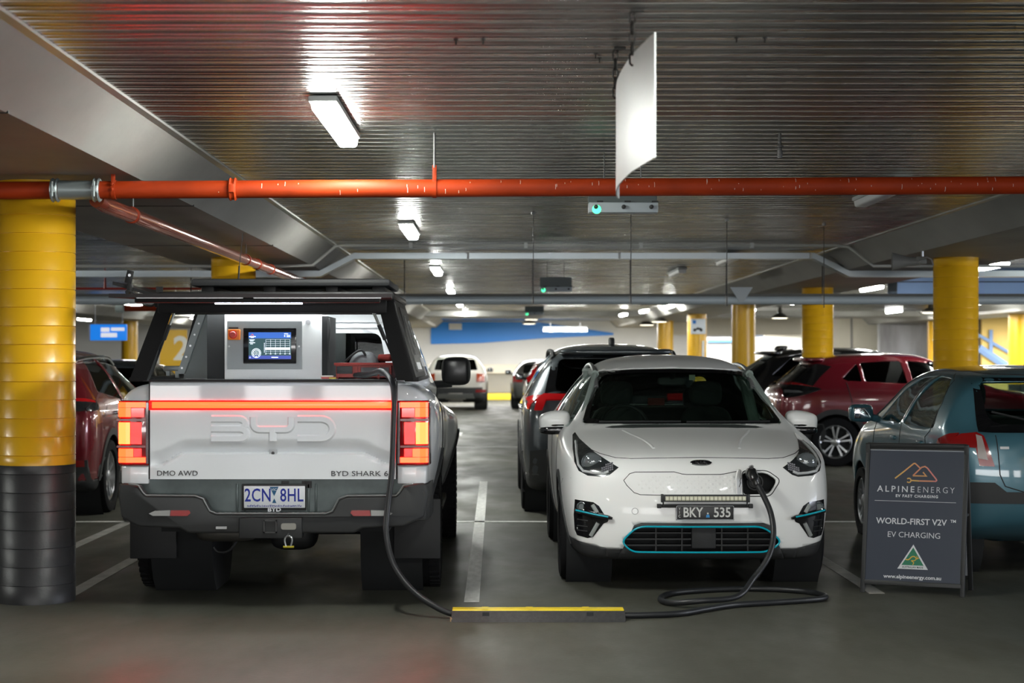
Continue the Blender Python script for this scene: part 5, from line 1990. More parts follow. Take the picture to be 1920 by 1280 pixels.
    b = nb(); tube(b, [(-.30, .62, 2.03), (-.295, .62, 2.12)], .006, 6); tube(b, [(-.295, .62, 2.12), (-.272, .62, 2.33)], .0028, 5); obj('antenna', b, MATS['black_plastic'], tray)
    b = nb()
    for i in range(60):
        x = rnd.uniform(-.58, .66); y = rnd.uniform(.6, 1.2)
        lathe(b, [(.004, 0), (.003, .003), (.0005, .004)], 'z', 6, (x, y, 2.0345))
    o = obj('water_drops', b, MATS['clear_lens'], tray); o['kind'] = 'stuff'
    return t


TRUCK = make_truck()
bed = 1.392
# ---- things carried in the bed
cb = thing('charger_cabinet', 'white charging cabinet with a lit touch screen inside the truck canopy', 'charger', (TX, TY, 0))
cx0, cx1 = -.348, .262
b = nb(); box(b, cx0, cx1, .34, .95, bed, 1.80, bev=.006); cab_ = obj('case', b, mat('cabinet_white', (.78, .80, .80), .4), cb)
b = nb(); box(b, cx0 + .018, .140, .33, .345, bed + .064, 1.758); fp_ = obj('front_panel', b, mat('cabinet_grey', (.25, .27, .275), .45, .3), cb)
b = nb(); box(b, -.228, .105, .318, .332, bed + .098, 1.715, bev=.006); scr = obj('screen_bezel', b, MATS['gloss_black'], cb)
sw_, sh_ = (-.193, .073), (bed + .128, 1.688)
b = nb(); box(b, sw_[0], sw_[1], .3155, .319, sh_[0], sh_[1]); obj('screen', b, mat('screen_teal', (.004, .03, .035), .3, emit=(.004, .05, .06), es=1.0), scr, flat=True)
sb = mat('screen_blue', (.01, .09, .40), .3, emit=(.01, .11, .50), es=.9)
sw2 = mat('screen_white', (.8, .85, .9), .4, emit=(.8, .9, 1), es=1.1)
b = nb(); box(b, sw_[0], sw_[1], .3145, .3157, sh_[1] - .038, sh_[1]); obj('screen_header', b, sb, scr, flat=True)
b = nb(); box(b, sw_[0], sw_[1], .3145, .3157, sh_[0], sh_[0] + .022); obj('screen_footer', b, mat('screen_violet', (.03, .05, .30), .3, emit=(.03, .06, .34), es=.9), scr, flat=True)
b = nb()
gx0, gx1, gz0, gz1 = -.085, .066, sh_[0] + .036, sh_[1] - .045
for i in range(6):
    x = gx0 + (gx1 - gx0) * i / 5; box(b, x - .0006, x + .0006, .314, .3155, gz0, gz1)
for i in range(8):
    z = gz0 + (gz1 - gz0) * i / 7; box(b, gx0, gx1, .314, .3155, z - .0005, z + .0005)
box(b, gx0 - .004, gx1, .3135, .3155, gz0 + .022, gz0 + .036)
for i in range(9):
    box(b, gx0 - .012, gx0 - .006, .314, .3155, gz0 + .006 + i * .007, gz0 + .009 + i * .007)
for i in range(6):
    box(b, gx0 + i * .03 - .004, gx0 + i * .03 + .004, .314, .3155, gz0 - .006, gz0 - .002)
for (x0, x1, z0, z1) in ((-.188, -.155, -.050, -.045), (-.184, -.162, -.057, -.053), (-.188, -.153, -.068, -.063), (-.182, -.166, -.075, -.071)):
    box(b, x0, x1, .314, .3155, sh_[1] + z0, sh_[1] + z1)
for (x0, x1, z0, z1) in ((.03, .055, -.012, -.007), (.045, .068, -.022, -.017), (.045, .068, -.030, -.026), (.03, .037, -.028, -.018), (-.19, -.148, -.030, -.024), (-.18, -.16, -.035, -.030)):
    box(b, x0, x1, .3138, .3155, sh_[1] + z0, sh_[1] + z1)
box(b, -.05, -.008, .3138, .3155, sh_[0] + .008, sh_[0] + .014)
lathe(b, [(.003, .3140), (.0045, .3140), (.0045, .3155)], 'y', 14, (-.184, 0, sh_[0] + .010))
for r0, r1, a0, a1 in ((.027, .030, 0, 2 * PI), (.018, .023, R(-145), R(145)), (.010, .012, 0, 2 * PI), (.0005, .004, 0, 2 * PI)):
    lathe(b, [(r0, .3155), (r0, .3138), (r1, .3138), (r1, .3155)], 'y', 30, (-.145, 0, sh_[0] + .038), a0, a1)
box(b, -.151, -.139, .3138, .3155, sh_[0] + .008, sh_[0] + .018)
o = obj('screen_graphics', b, sw2, scr, flat=True); o['kind'] = 'stuff'
b = nb()
ribbon(b, [(-.180, sh_[1] - .024), (-.170, sh_[1] - .011), (-.162, sh_[1] - .020), (-.166, sh_[1] - .022)], .0028, .3135, .3145)
obj('screen_logo', b, mat('logo_red', (.7, .1, .03), .4, emit=(.9, .16, .04), es=.8), scr, flat=True)
b = nb(); box(b, cx0 + .028, cx0 + .103, .29, .335, 1.640, 1.706, bev=.006); es = obj('stop_box', b, mat('stop_orange', (.80, .20, .02), .45), cb)
b = nb(); lathe(b, [(.001, .262), (.017, .262), (.021, .268), (.019, .282), (.026, .284), (.026, .291)], 'y', 22, (cx0 + .062, 0, 1.673)); obj('stop_button', b, mat('stop_red', (.55, .02, .01), .35), es, recalc=False)
b = nb(); box(b, cx0 + .03, cx0 + .09, .31, .335, 1.71, 1.72); obj('stop_hood', b, MATS['black_plastic'], es)
b = nb(); cyl(b, (.178, .325, 1.752), (.178, .345, 1.752), .017, n=18); obj('cable_gland', b, MATS['plate_white'], cb)
for (x, z) in ((.122, 1.60), (cx0 + .03, 1.60)):
    b = nb(); cyl(b, (x, .326, z), (x, .335, z), .006, n=10); obj('lock', b, MATS['steel'], cb)
b = nb(); box(b, cx1, cx1 + .035, .36, .95, bed, 1.79); obj('side_rail', b, MATS['dark_inside'], cb)
b = nb(); tube(b, smooth_path([(cx1 + .045, .36, 1.78), (cx1 + .05, .35, 1.70), (cx1 + .04, .36, 1.6), (cx1 + .045, .36, 1.5)], 5), .006, 6); obj('lead', b, MATS['black_plastic'], cb)
# red crate with a grey bag
cr = thing('crate', 'red plastic crate in the truck bed right of the cabinet', 'crate', (TX, TY, 0))
crm = mat('crate_red', (.28, .025, .018), .45)
b = nb()
x0, x1, y0, y1, z0, z1 = .345, .70, .42, .80, bed, bed + .105
for (a0, a1, c0, c1) in ((x0, x1, y0, y0 + .012), (x0, x1, y1 - .012, y1), (x0, x0 + .012, y0, y1), (x1 - .012, x1, y0, y1)):
    box(b, a0, a1, c0, c1, z0, z1)
box(b, x0, x1, y0, y1, z0, z0 + .012)
cc = obj('walls', b, crm, cr, flat=True)
b = nb(); box(b, x0 - .012, x1 + .012, y0 - .012, y0 + .02, z1 - .018, z1, bev=.003); obj('rim', b, crm, cr)
for x in (x0 + .01, x0 + .13, x0 + .15, x0 + .27, x1 - .01):
    b = nb(); box(b, x - .006, x + .006, y0 - .01, y0, z0, z1 - .01); obj('rib', b, crm, cr)
b = nb(); box(b, x0 + .005, x0 + .105, y0 - .012, y0 - .002, z0 + .035, z1 - .022, bev=.004); obj('dark_panel', b, MATS['black_plastic'], cr)
b = nb(); box(b, x0 + .16, x1 - .02, y0 - .004, y0 + .002, z0 + .02, z1 - .03); obj('inset', b, mat('crate_grey', (.16, .16, .165), .6), cr)
bg = thing('tool_bag', 'grey cloth bag bunched in the red crate', 'bag', (TX, TY, 0))
b = nb()
soft_box(b, .40, .62, .47, .70, bed + .03, bed + .19, taper=lambda p, c: Vector((p.x + (.51 - p.x) * .75 * max(0, c.z + .1), p.y, p.z + .02 * math.sin(p.x * 60))))
obj('cloth', b, mat('bag_grey', (.20, .21, .22), .9, bump=.006, bscale=18), bg)
b = nb(); tube(b, smooth_path([(.38, .47, bed + .09), (.44, .46, bed + .15), (.50, .46, bed + .185), (.53, .47, bed + .15)], 5), .008, 6); obj('strap', b, MATS['black_plastic'], bg)
rb = thing('cloth_bundle', 'crumpled red cloth on top of the crate behind the cable', 'cloth', (TX, TY, 0))
b = nb(); soft_box(b, .60, .70, .5, .7, bed + .112, bed + .16, taper=lambda p, c: Vector((p.x, p.y, p.z + .012 * math.sin(p.x * 40 + p.y * 30))))
obj('fold', b, mat('cloth_red', (.24, .025, .018), .85, bump=.005, bscale=22), rb)
pk = thing('tape_box', 'small red, white and yellow packet on the tailgate beside the cabinet', 'box', (TX, TY, 0))
b = nb(); box(b, .275, .36, .18, .26, bed + .006, bed + .018); obj('carton', b, mat('packet_red', (.55, .10, .09), .5), pk, flat=True)
b = nb(); box(b, .27, .345, .175, .25, bed + .018, bed + .026); obj('top_leaf', b, mat('packet_white', (.7, .66, .6), .5), pk, flat=True)
b = nb(); box(b, .325, .365, .17, .24, bed + .006, bed + .014); obj('yellow_tab', b, mat('packet_yellow', (.65, .48, .05), .5), pk, flat=True)

# ---------------------------------------------------------------- the other parked cars
def basic_car(label, loc, rz, paint, L=4.3, hw=.90, H=1.65, zbelt=1.0, zhood=.98, ra=.85, fa=.88, wr=.34, rtop=.45, rbase=.10, cowl=1.15, hdr=1.95, roof_hw=.60,
              zrw=1.10, zskirt=.32, sides=(), rearwin=None, frontwin=True, gl='glass_tint', skirt=True, rim='split', arch=True, detail=2, mirrors=True, wd=.215, pinch=.82):
    car = thing('car', label, 'car', loc, rz)
    mb = hw - .02
    nose = L
    st = [
        S(.04, .36, hw * .78, .42, hw * .88, .62, hw * .86, zbelt - .03, hw * .66, zrw - .03, zrw, [0, 0, 0, 0, -.02, 0, .03, .02, .02]),
        S(.16, .28, hw * .90, .36, hw * .965, .62, hw * .94, zbelt, hw * .68, zrw + .02, zrw + .05),
        S(rtop * .62 + .08, .24, hw * .93, .32, mb, .62, hw * .965, zbelt + .01, roof_hw * .97 + .04, (zrw + H) / 2 + .03, (zrw + H) / 2 + .08),
        S(rtop, .22, hw * .94, .3, mb + .005, .64, hw * .97, zbelt + .01, roof_hw, H - .12, H - .055),
        S(rtop + .35, .2, hw * .94, .28, mb + .01, .64, hw * .975, zbelt, roof_hw + .01, H - .085, H - .01),
        S(L * .42, .2, hw * .94, .28, mb, .62, hw * .975, zbelt - .02, roof_hw + .02, H - .075, H + .01),
        S(nose - hdr - .2, .2, hw * .94, .28, mb, .62, hw * .97, zbelt - .03, roof_hw + .01, H - .09, H - .01),
        S(nose - hdr, .2, hw * .94, .28, mb, .62, hw * .97, zbelt - .035, roof_hw - .01, H - .13, H - .07),
        S(nose - cowl, .2, hw * .94, .28, mb + .01, .62, hw * .965, zbelt - .05, hw * pinch, zhood + .06, zhood + .09),
        S(nose - cowl + .12, .2, hw * .94, .28, mb + .01, .62, hw * .96, zbelt - .07, hw * pinch, zhood + .03, zhood + .05),
        S(nose - .5, .21, hw * .92, .28, hw * .985, .6, hw * .94, zbelt - .13, hw * .76, zhood - .04, zhood - .01),
        S(nose - .22, .22, hw * .88, .28, hw * .95, .56, hw * .90, zbelt - .19, hw * .74, zhood - .09, zhood - .07),
        S(nose - .10, .24, hw * .80, .29, hw * .86, .54, hw * .80, zbelt - .25, hw * .66, zhood - .15, zhood - .13),
    ]
    bm = loft(st, bulge_front=.12, bulge_rear=.07, crease={5: .35}, lv=detail)
    bv = bvh_of(bm)
    ax = (ra, nose - fa)
    for sg in (-1, 1):
        for p in sides:
            cut_hole(bm, p, 'x', sg, facing=.02, side=.3)
        for cy in ax:
            cut_hole(bm, circle(cy, wr, wr + .055), 'x', sg, facing=-.2, side=.4)
    if rearwin:
        cut_hole(bm, rearwin, 'y', -1, facing=.02)
    fw = rounded([(-hw * .80, zhood + .09), (hw * .80, zhood + .09), (roof_hw * .93, H - .12), (-roof_hw * .93, H - .12)], .06)
    cut_hole(bm, fw, 'y', 1, facing=.02)
    if skirt:
        sk = nb()
        for sg in (-1, 1):
            merge(sk, take(bm, mark_convex(bm, [(-.2, .05), (L + .2, .05), (L + .2, zskirt), (-.2, zskirt)], 'x', sg, facing=-.9, side=.25)))
        shell_obj('sill_cladding', sk, MATS['grey_plastic'], MATS['dark_inside'], car, th=.01)
    shell_obj('body', bm, paint, MATS['dark_inside'], car)
    for sg in (-1, 1):
        for p in sides:
            obj('side_window', patch(bv, p, 'x', sg, off=-.006, th=.003, step=.2), MATS[gl], car)
        if arch:
            for cy in ax:
                o_ = circle(cy, wr, wr + .115, 22, -.2, PI + .2)
                i_ = circle(cy, wr, wr + .05, 22, -.2, PI + .2)[::-1]
                obj('arch_trim', patch(bv, o_ + i_, 'x', sg, off=-.002, th=.012, step=.25), MATS['grey_plastic'], car)
        if mirrors:
            b = nb(); my = nose - cowl - .38
            soft_box(b, sg * (hw + .06) - .10, sg * (hw + .06) + .10, my - .06, my + .08, zbelt + .0, zbelt + .15)
            tube(b, [(sg * (hw - .12), my, zbelt + .02), (sg * (hw + .02), my, zbelt + .05)], .03, 8)
            mo = obj('mirror', b, paint, car)
            b = nb(); box(b, min(sg * (hw - .01), sg * (hw + .13)), max(sg * (hw - .01), sg * (hw + .13)), my - .066, my - .05, zbelt + .03, zbelt + .125, bev=.008)
            obj('mirror_glass', b, mat('mirror_silver', (.75, .8, .85), .03, 1.0), mo)
    if rearwin:
        obj('rear_window', patch(bv, rearwin, 'y', -1, off=-.006, th=.003, step=.2), MATS[gl], car)
    obj('windshield', patch(bv, fw, 'y', 1, off=-.006, th=.003, step=.2), MATS[gl], car)
    for cy in ax:
        wheel_wells(car, cy, wr + .06, wd, hw - .03)
        for sg in (-1, 1):
            wheel(car, sg * (hw - .02 - wd / 2), cy, wr, wd, wr * .68, rim, sg)
    b = nb(); box(b, -hw * .85, hw * .85, .3, L - .9, .40, .46); obj('cabin_floor', b, MATS['dark_inside'], car)
    b = nb(); soft_box(b, -hw * .85, hw * .85, nose - cowl - .75, nose - cowl - .1, .75, zhood + .05); obj('dashboard', b, MATS['seat_cloth'], car)
    for x in (-.36, .36):
        seat(car, x, nose - cowl - 1.35, .42, MATS['seat_cloth'], 'front_seat')
    b = nb(); soft_box(b, -hw * .72, hw * .72, ra + .0, ra + .25, .55, zbelt + .10); obj('rear_bench', b, MATS['seat_cloth'], car)
    return car, bv


def lamp(bv, car, poly, mt, name='tail_lamp', axis='y', sg=-1, off=.002, th=.012, step=.05, parent=None):
    return obj(name, patch(bv, poly, axis, sg, off=off, th=th, step=step), mt, parent or car)


def both(poly):
    return [(1, poly), (-1, mirror_poly(poly))]


GP = MATS['grey_plastic']
# ---- teal hatchback beside the sign
teal = mat('paint_teal', (.060, .165, .215), .30, .2, coat=1)
glass('glass_pale', (.62, .70, .67))
CXT, CYT = 3.95, 12.4
sw = [rounded([(.52, 1.02), (.62, 1.30), (.82, 1.375), (1.18, 1.39), (1.50, 1.02)], [.05, .07, .05, .04, .04]),
      rounded([(1.58, 1.02), (1.28, 1.39), (1.62, 1.375), (1.95, 1.26), (2.42, 1.02)], .04)]
rwt = rounded([(-.50, 1.06), (.50, 1.06), (.52, 1.36), (-.52, 1.36)], [.10, .10, .05, .05])
car, bv = basic_car('teal hatchback parked behind the black pavement sign', (CXT, CYT, 0), 0, teal, L=3.83, hw=.835, H=1.475, zbelt=.99, zhood=1.0, ra=.62, fa=.78, wr=.295, rtop=.34, rbase=.08,
                    cowl=.85, hdr=1.62, roof_hw=.655, zrw=1.03, sides=sw, rearwin=rwt, gl='glass_pale', skirt=False, rim='multi', arch=False, detail=3, wd=.185)
bd = [(-.585, 1.005), (.585, 1.005), (.56, 1.385), (-.56, 1.385)]
def frame_patch(bv, outer, inner, axis, sg, off, c, k=100):
    def polar(poly):
        res = []
        for i in range(k):
            qq = 2 * PI * i / k
            d = (math.cos(qq), math.sin(qq)); best = 0
            for a, b_ in zip(poly, poly[1:] + poly[:1]):
                ex, ez = b_[0] - a[0], b_[1] - a[1]
                den = d[0] * ez - d[1] * ex
                if abs(den) < 1e-9: continue
                t = ((a[0] - c[0]) * ez - (a[1] - c[1]) * ex) / den
                s = ((a[0] - c[0]) * d[1] - (a[1] - c[1]) * d[0]) / den
                if t > 0 and -1e-6 <= s <= 1 + 1e-6: best = max(best, t)
            res.append((c[0] + d[0] * best, c[1] + d[1] * best))
        return res
    b = nb(); va, vb = [], []
    for p, q_ in zip(polar(outer), polar(inner)):
        l, n_ = ray(bv, p, axis, sg); va.append(b.verts.new(l + n_ * off))
        l, n_ = ray(bv, q_, axis, sg); vb.append(b.verts.new(l + n_ * off))
    for i in range(k):
        b.faces.new((va[i], va[(i + 1) % k], vb[(i + 1) % k], vb[i]))
    return b
obj('window_border', frame_patch(bv, bd, rwt, 'y', -1, .003, (0, 1.2)), MATS['gloss_black'], car)
for s, p in both([(-.50, .775), (-.56, .98), (-.60, 1.0), (-.70, .99), (-.775, .945), (-.80, .92), (-.62, .90), (-.60, .78)]):
    l = lamp(bv, car, p, mat('lens_teal_red', (.30, .010, .010), .15, coat=1))
    p2 = [(-.545, .82), (-.575, .975), (-.61, .985), (-.608, .83)]
    lamp(bv, car, p2 if s > 0 else mirror_poly(p2), mat('reverse_lens', (.42, .36, .34), .15, coat=1), 'clear_lens', off=.006, parent=l)
    side_p = [(.02, .90), (.05, .99), (.20, 1.0), (.33, .96), (.38, .92), (.25, .90)]
for sg in (-1, 1):
    lamp(bv, car, [(.13, .80), (.13, .995), (.18, .992), (.30, .955), (.335, .925), (.20, .90), (.16, .80)], MATS['lens_teal_red'], 'side_lens', 'x', sg)
    b = nb()
    seam(bv, [(.55, .50), (.60, .75), (.72, .95), (.60, 1.0), (.56, 1.2), (.70, 1.36), (.95, 1.41)], 'x', sg, r=.0035, bm=b)
    seam(bv, [(1.54, .32), (1.54, 1.02), (1.24, 1.40)], 'x', sg, r=.0035, bm=b)
    seam(bv, [(2.55, .32), (2.50, 1.0)], 'x', sg, r=.0035, bm=b)
    seam(bv, [(.3, 1.40), (.8, 1.425), (1.6, 1.42), (2.1, 1.30), (2.75, 1.03)], 'x', sg, r=.006, off=.002, bm=b)
    obj('panel_gap', b, MATS['seam_black'], car)
    obj('door_rub_strip', patch(bv, [(.95, .62), (.95, .56), (2.5, .56), (2.5, .62)], 'x', sg, off=0, th=.012, step=.2), GP, car)
    for yy in (.85, 1.75):
        c, n_ = ray(bv, (yy, .90), 'x', sg)
        b = nb(); soft_box(b, c.x - .02, c.x + .02, c.y - .07, c.y + .07, c.z - .018, c.z + .018); obj('door_handle', b, teal, car)
lamp(bv, car, [(-.83, .52), (.83, .52), (.83, .665), (.50, .665), (.42, .60), (-.42, .60), (-.50, .665), (-.83, .665)], GP, 'bumper_band', off=.0, th=.008, step=.1)
b = nb(); seam(bv, [(-.48, .99), (-.465, .72), (-.43, .64), (-.3, .60), (.3, .60), (.43, .64), (.465, .72), (.48, .99)], 'y', -1, r=.004, bm=b); obj('panel_gap', b, MATS['seam_black'], car)
lamp(bv, car, rounded([(-.30, .88), (-.25, .70), (.25, .70), (.30, .88)], .04), mat('paint_teal', (0, 0, 0)), 'plate_recess', off=-.0, th=.018)
lamp(bv, car, [(-.46, .895), (-.46, .912), (-.40, .912), (-.40, .895)], MATS['steel'], 'emblem', th=.006)
c, n_ = ray(bv, (-.1, 1.10), 'y', -1)
b = nb(); tube(b, [c + Vector((0, -.01, -.04)), c + Vector((-.38, -.01, .05))], .008, 6); obj('rear_wiper', b, MATS['black_plastic'], car)
b = nb(); tube(b, [(-.02, .95, 1.47), (.20, .75, 1.70)], .0035, 6); obj('antenna', b, MATS['black_plastic'], car)
b = nb(); soft_box(b, -.05, .05, .62, .66, 1.24, 1.34); cyl(b, (0, .64, 1.33), (0, .66, 1.40), .01, n=8); tube(b, [(0, .62, 1.25), (.01, .61, 1.17), (-.01, .61, 1.12)], .012, 6); obj('rear_lock_motor', b, MATS['black_plastic'], car)

# ---- graphite SUV behind the white crossover
graph = mat('paint_graphite', (.075, .088, .098), .28, .4, coat=1)
sw = [rounded([(.62, 1.20), (.78, 1.52), (1.20, 1.575), (1.55, 1.58), (1.62, 1.14)], .05), rounded([(1.70, 1.13), (1.62, 1.58), (2.2, 1.57), (2.75, 1.30), (3.0, 1.07)], .05)]
rwg = rounded([(-.60, 1.20), (.60, 1.20), (.55, 1.52), (-.55, 1.52)], .06)
car, bv = basic_car('dark grey SUV parked tail-on behind the white electric car', (1.165, 17.15, 0), 0, graph, L=4.6, hw=.93, H=1.675, zbelt=1.10, zhood=1.08, ra=.92, fa=.95, wr=.35, rtop=.42,
                    cowl=1.2, hdr=2.0, roof_hw=.63, zrw=1.18, sides=sw, rearwin=rwg, gl='glass_dark', zskirt=.40, wd=.225, detail=3, mirrors=False)
obj('window_border', frame_patch(bv, [(-.70, 1.16), (.70, 1.16), (.60, 1.57), (-.60, 1.57)], rwg, 'y', -1, .003, (0, 1.36)), MATS['gloss_black'], car)
for s, p in both([(-.48, 1.165), (-.48, 1.12), (-.68, 1.115), (-.72, 1.02), (-.79, 1.02), (-.765, 1.12), (-.70, 1.17)]):
    l = lamp(bv, car, p, mat('tail_red_glow', (.4, .008, .01), .15, coat=1, emit=(1, .01, .015), es=.10), off=.002, th=.02)
for s, p in both([(-.48, 1.11), (-.67, 1.11), (-.715, 1.02), (-.48, 1.04)]):
    lamp(bv, car, p, mat('lens_violet', (.20, .20, .23), .1, .5, coat=1), 'reverse_lens', off=.001, th=.012)
for sg in (-1, 1):
    lamp(bv, car, [(.13, 1.03), (.13, 1.16), (.2, 1.16), (.35, 1.13), (.2, 1.10), (.16, 1.03)], MATS['tail_red_glow'], 'side_lens', 'x', sg)
    pts = [ray(bv, (sg * .60, y), 'z', 1)[0] + Vector((0, 0, h)) for y, h in ((.55, .0), (.7, .035), (1.2, .04), (2.2, .04), (2.5, .0))]
    b = nb(); tube(b, smooth_path(pts, 5), .022, 8); obj('roof_rail', b, MATS['black_plastic'], car)
    obj('chrome_trim', patch(bv, [(.55, 1.15), (.70, 1.56), (.74, 1.56), (.60, 1.17)], 'x', sg, off=.002, th=.006, step=.2), MATS['chrome'], car)
    for yy in (1.15, 2.05):
        c, n_ = ray(bv, (yy, 1.02), 'x', sg); b = nb(); soft_box(b, c.x - .03, c.x + .03, c.y - .09, c.y + .09, c.z - .02, c.z + .02); obj('door_handle', b, MATS['chrome'], car)
lamp(bv, car, [(-.93, .34), (.93, .34), (.93, .62), (.62, .66), (-.62, .66), (-.93, .62)], GP, 'bumper_band', off=0, th=.01, step=.1)
b = nb(); zz = ray(bv, (0, .9), 'z', 1)[0].z; soft_box(b, -.03, .03, .82, 1.0, zz - .01, zz + .075, taper=lambda p, c: Vector((p.x, p.y + .05 * c.z, p.z))); obj('fin_antenna', b, MATS['black_plastic'], car)
zz = ray(bv, (0, .46), 'z', 1)[0].z
b = nb(); soft_box(b, -.56, .56, .24, .60, zz - .05, zz + .012); obj('spoiler', b, graph, car)
for sg in (-1, 1):
    b = nb(); box(b, min(sg * .66, sg * .90), max(sg * .66, sg * .90), .60, .62, .20, .50)
    obj('mud_flap', b, MATS['black_plastic'], car)

# ---- dark red SUV at the left, between the column and the truck
dred = mat('paint_dark_red', (.20, .012, .020), .24, .25, coat=1)
sw = [rounded([(.62, 1.20), (.95, 1.50), (1.25, 1.53), (1.50, 1.53), (1.56, 1.10)], .05), rounded([(1.64, 1.09), (1.58, 1.53), (2.1, 1.52), (2.75, 1.28), (3.02, 1.06)], .05)]
rwr = rounded([(-.60, 1.16), (.60, 1.16), (.54, 1.48), (-.54, 1.48)], .06)
car, bv = basic_car('dark red SUV between the near yellow column and the truck', (-4.70, 16.85, 0), 0, dred, L=4.4, hw=.92, H=1.62, zbelt=1.06, zhood=1.06, ra=.90, fa=.92, wr=.36, rtop=.42,
                    cowl=1.15, hdr=2.0, roof_hw=.62, zrw=1.16, sides=sw, rearwin=rwr, gl='glass_dark', zskirt=.36, rim='multi', wd=.235, detail=3)
for s, p in both([(-.48, 1.14), (-.50, 1.01), (-.80, 1.02), (-.80, 1.12)]):
    l = lamp(bv, car, p, mat('lens_smoke', (.03, .03, .032), .1, coat=1), th=.02)
for sg in (-1, 1):
    l = lamp(bv, car, [(.12, 1.02), (.12, 1.13), (.20, 1.13), (.33, 1.11), (.36, 1.05), (.30, 1.02)], MATS['lens_smoke'], 'side_lens', 'x', sg, th=.02)
    lamp(bv, car, [(.12, 1.10), (.12, 1.128), (.20, 1.125), (.30, 1.105), (.30, 1.09), (.10, 1.10)], MATS['tail_red_glow'], 'lit_strip', 'x', sg, off=.02, th=.006, parent=l)
    pts = [ray(bv, (sg * .60, y), 'z', 1)[0] + Vector((0, 0, h)) for y, h in ((.5, .0), (.65, .03), (1.2, .035), (2.0, .035), (2.3, .0))]
    b = nb(); tube(b, smooth_path(pts, 5), .02, 8); obj('roof_rail', b, MATS['chrome'], car)
    for yy in (1.10, 2.0):
        c, n_ = ray(bv, (yy, .98), 'x', sg); b = nb(); soft_box(b, c.x - .03, c.x + .03, c.y - .09, c.y + .09, c.z - .02, c.z + .02); obj('door_handle', b, MATS['chrome'], car)
    b = nb(); seam(bv, [(1.6, .4), (1.6, 1.05)], 'x', sg, r=.004, bm=b); seam(bv, [(.55, .95), (.75, 1.05)], 'x', sg, r=.004, bm=b); obj('panel_gap', b, MATS['seam_black'], car)
lamp(bv, car, [(-.92, .34), (.92, .34), (.92, .56), (-.92, .56)], GP, 'bumper_band', off=0, th=.01, step=.1)
for s, p in both([(-.62, .56), (-.62, .50), (-.80, .50), (-.80, .56)]):
    lamp(bv, car, p, MATS['red_lens'], 'reflector', off=.012, th=.006)

# ---- maroon SUV standing crosswise at the right
maro = mat('paint_maroon', (.150, .007, .015), .24, .25, coat=1)
sw = [rounded([(.93, 1.235), (1.16, 1.445), (1.20, 1.19), (1.0, 1.20)], [.02, .03, .02, .02]), rounded([(1.25, 1.19), (1.21, 1.455), (1.45, 1.475), (1.78, 1.485), (1.84, 1.16)], .03), rounded([(1.93, 1.155), (1.88, 1.485), (2.4, 1.44), (2.95, 1.10)], .03)]
rwm = rounded([(-.56, 1.14), (.56, 1.14), (.50, 1.44), (-.50, 1.44)], .05)
car, bv = basic_car('maroon SUV standing crosswise behind the white car and the teal hatchback', (3.95, 26.0, 0), -PI / 2, maro, L=4.18, hw=.88, H=1.59, zbelt=1.06, zhood=1.04, ra=.82, fa=.82, wr=.345, rtop=.62,
                    cowl=1.1, hdr=1.9, roof_hw=.58, zrw=1.12, sides=sw, rearwin=rwm, gl='glass_dark', zskirt=.30, wd=.215, detail=3)
for sg in (-1, 1):
    obj('wing_cladding', patch(bv, circle(.82, .345, .46, 22, -.1, PI + .1) + circle(.82, .345, .39, 22, -.1, PI + .1)[::-1], 'x', sg, off=0, th=.018, step=.25), GP, car)
    l = lamp(bv, car, [(.10, .97), (.10, 1.17), (.30, 1.16), (.58, 1.10), (.62, 1.08), (.45, 1.02), (.22, .97)], MATS['gloss_black'], 'tail_lamp', 'x', sg, th=.014)
    lamp(bv, car, [(.10, 1.145), (.10, 1.165), (.30, 1.155), (.56, 1.105), (.30, 1.135)], MATS['red_lens'], 'red_strip', 'x', sg, off=.016, th=.008, parent=l)
    lamp(bv, car, [(.12, 1.03), (.12, 1.06), (.30, 1.055), (.36, 1.04)], MATS['alloy'], 'clear_strip', 'x', sg, off=.016, th=.008, parent=l)
    lamp(bv, car, [(.16, 1.18), (.30, 1.38), (.62, 1.44), (.80, 1.40), (.62, 1.25), (.50, 1.12), (.3, 1.18)], MATS['gloss_black'], 'rear_quarter_trim', 'x', sg, off=.001, th=.006)
    c, n_ = ray(bv, (1.45, 1.08), 'x', sg)
    b = nb(); seam(bv, [(1.87, .35), (1.87, 1.15)], 'x', sg, r=.005, bm=b); seam(bv, [(1.02, .62), (1.05, .9), (.98, 1.18)], 'x', sg, r=.005, bm=b); obj('panel_gap', b, MATS['seam_black'], car)
zz = ray(bv, (0, .66), 'z', 1)[0].z
b = nb(); soft_box(b, -.50, .50, .40, .78, zz - .06, zz + .012); obj('spoiler', b, maro, car)
lamp(bv, car, [(-.88, .36), (.88, .36), (.88, .60), (-.88, .60)], GP, 'bumper_band', off=0, th=.01, step=.15)

# ---- black SUV beyond it
blk = mat('paint_black', (.006, .006, .007), .2, coat=1)
sw = [rounded([(.62, 1.22), (.98, 1.52), (1.5, 1.58), (1.58, 1.16)], .04), rounded([(1.66, 1.15), (1.60, 1.58), (2.1, 1.57), (2.9, 1.14)], .04)]
car, bv = basic_car('black SUV behind the maroon one with only its roof and rear showing', (4.05, 31.2, 0), -PI / 2, blk, L=4.6, hw=.92, H=1.70, zbelt=1.10, zhood=1.08, ra=.9, fa=.9, wr=.35, rtop=.75, roof_hw=.62, zrw=1.18,
                    sides=sw, rearwin=rounded([(-.6, 1.2), (.6, 1.2), (.52, 1.55), (-.52, 1.55)], .05), gl='glass_dark', zskirt=.34)
zz = ray(bv, (0, .9), 'z', 1)[0].z
b = nb(); soft_box(b, -.04, .04, .80, 1.02, zz - .01, zz + .08, taper=lambda p, c: Vector((p.x, p.y + .05 * c.z, p.z))); obj('fin_antenna', b, blk, car)
zz = ray(bv, (0, .78), 'z', 1)[0].z
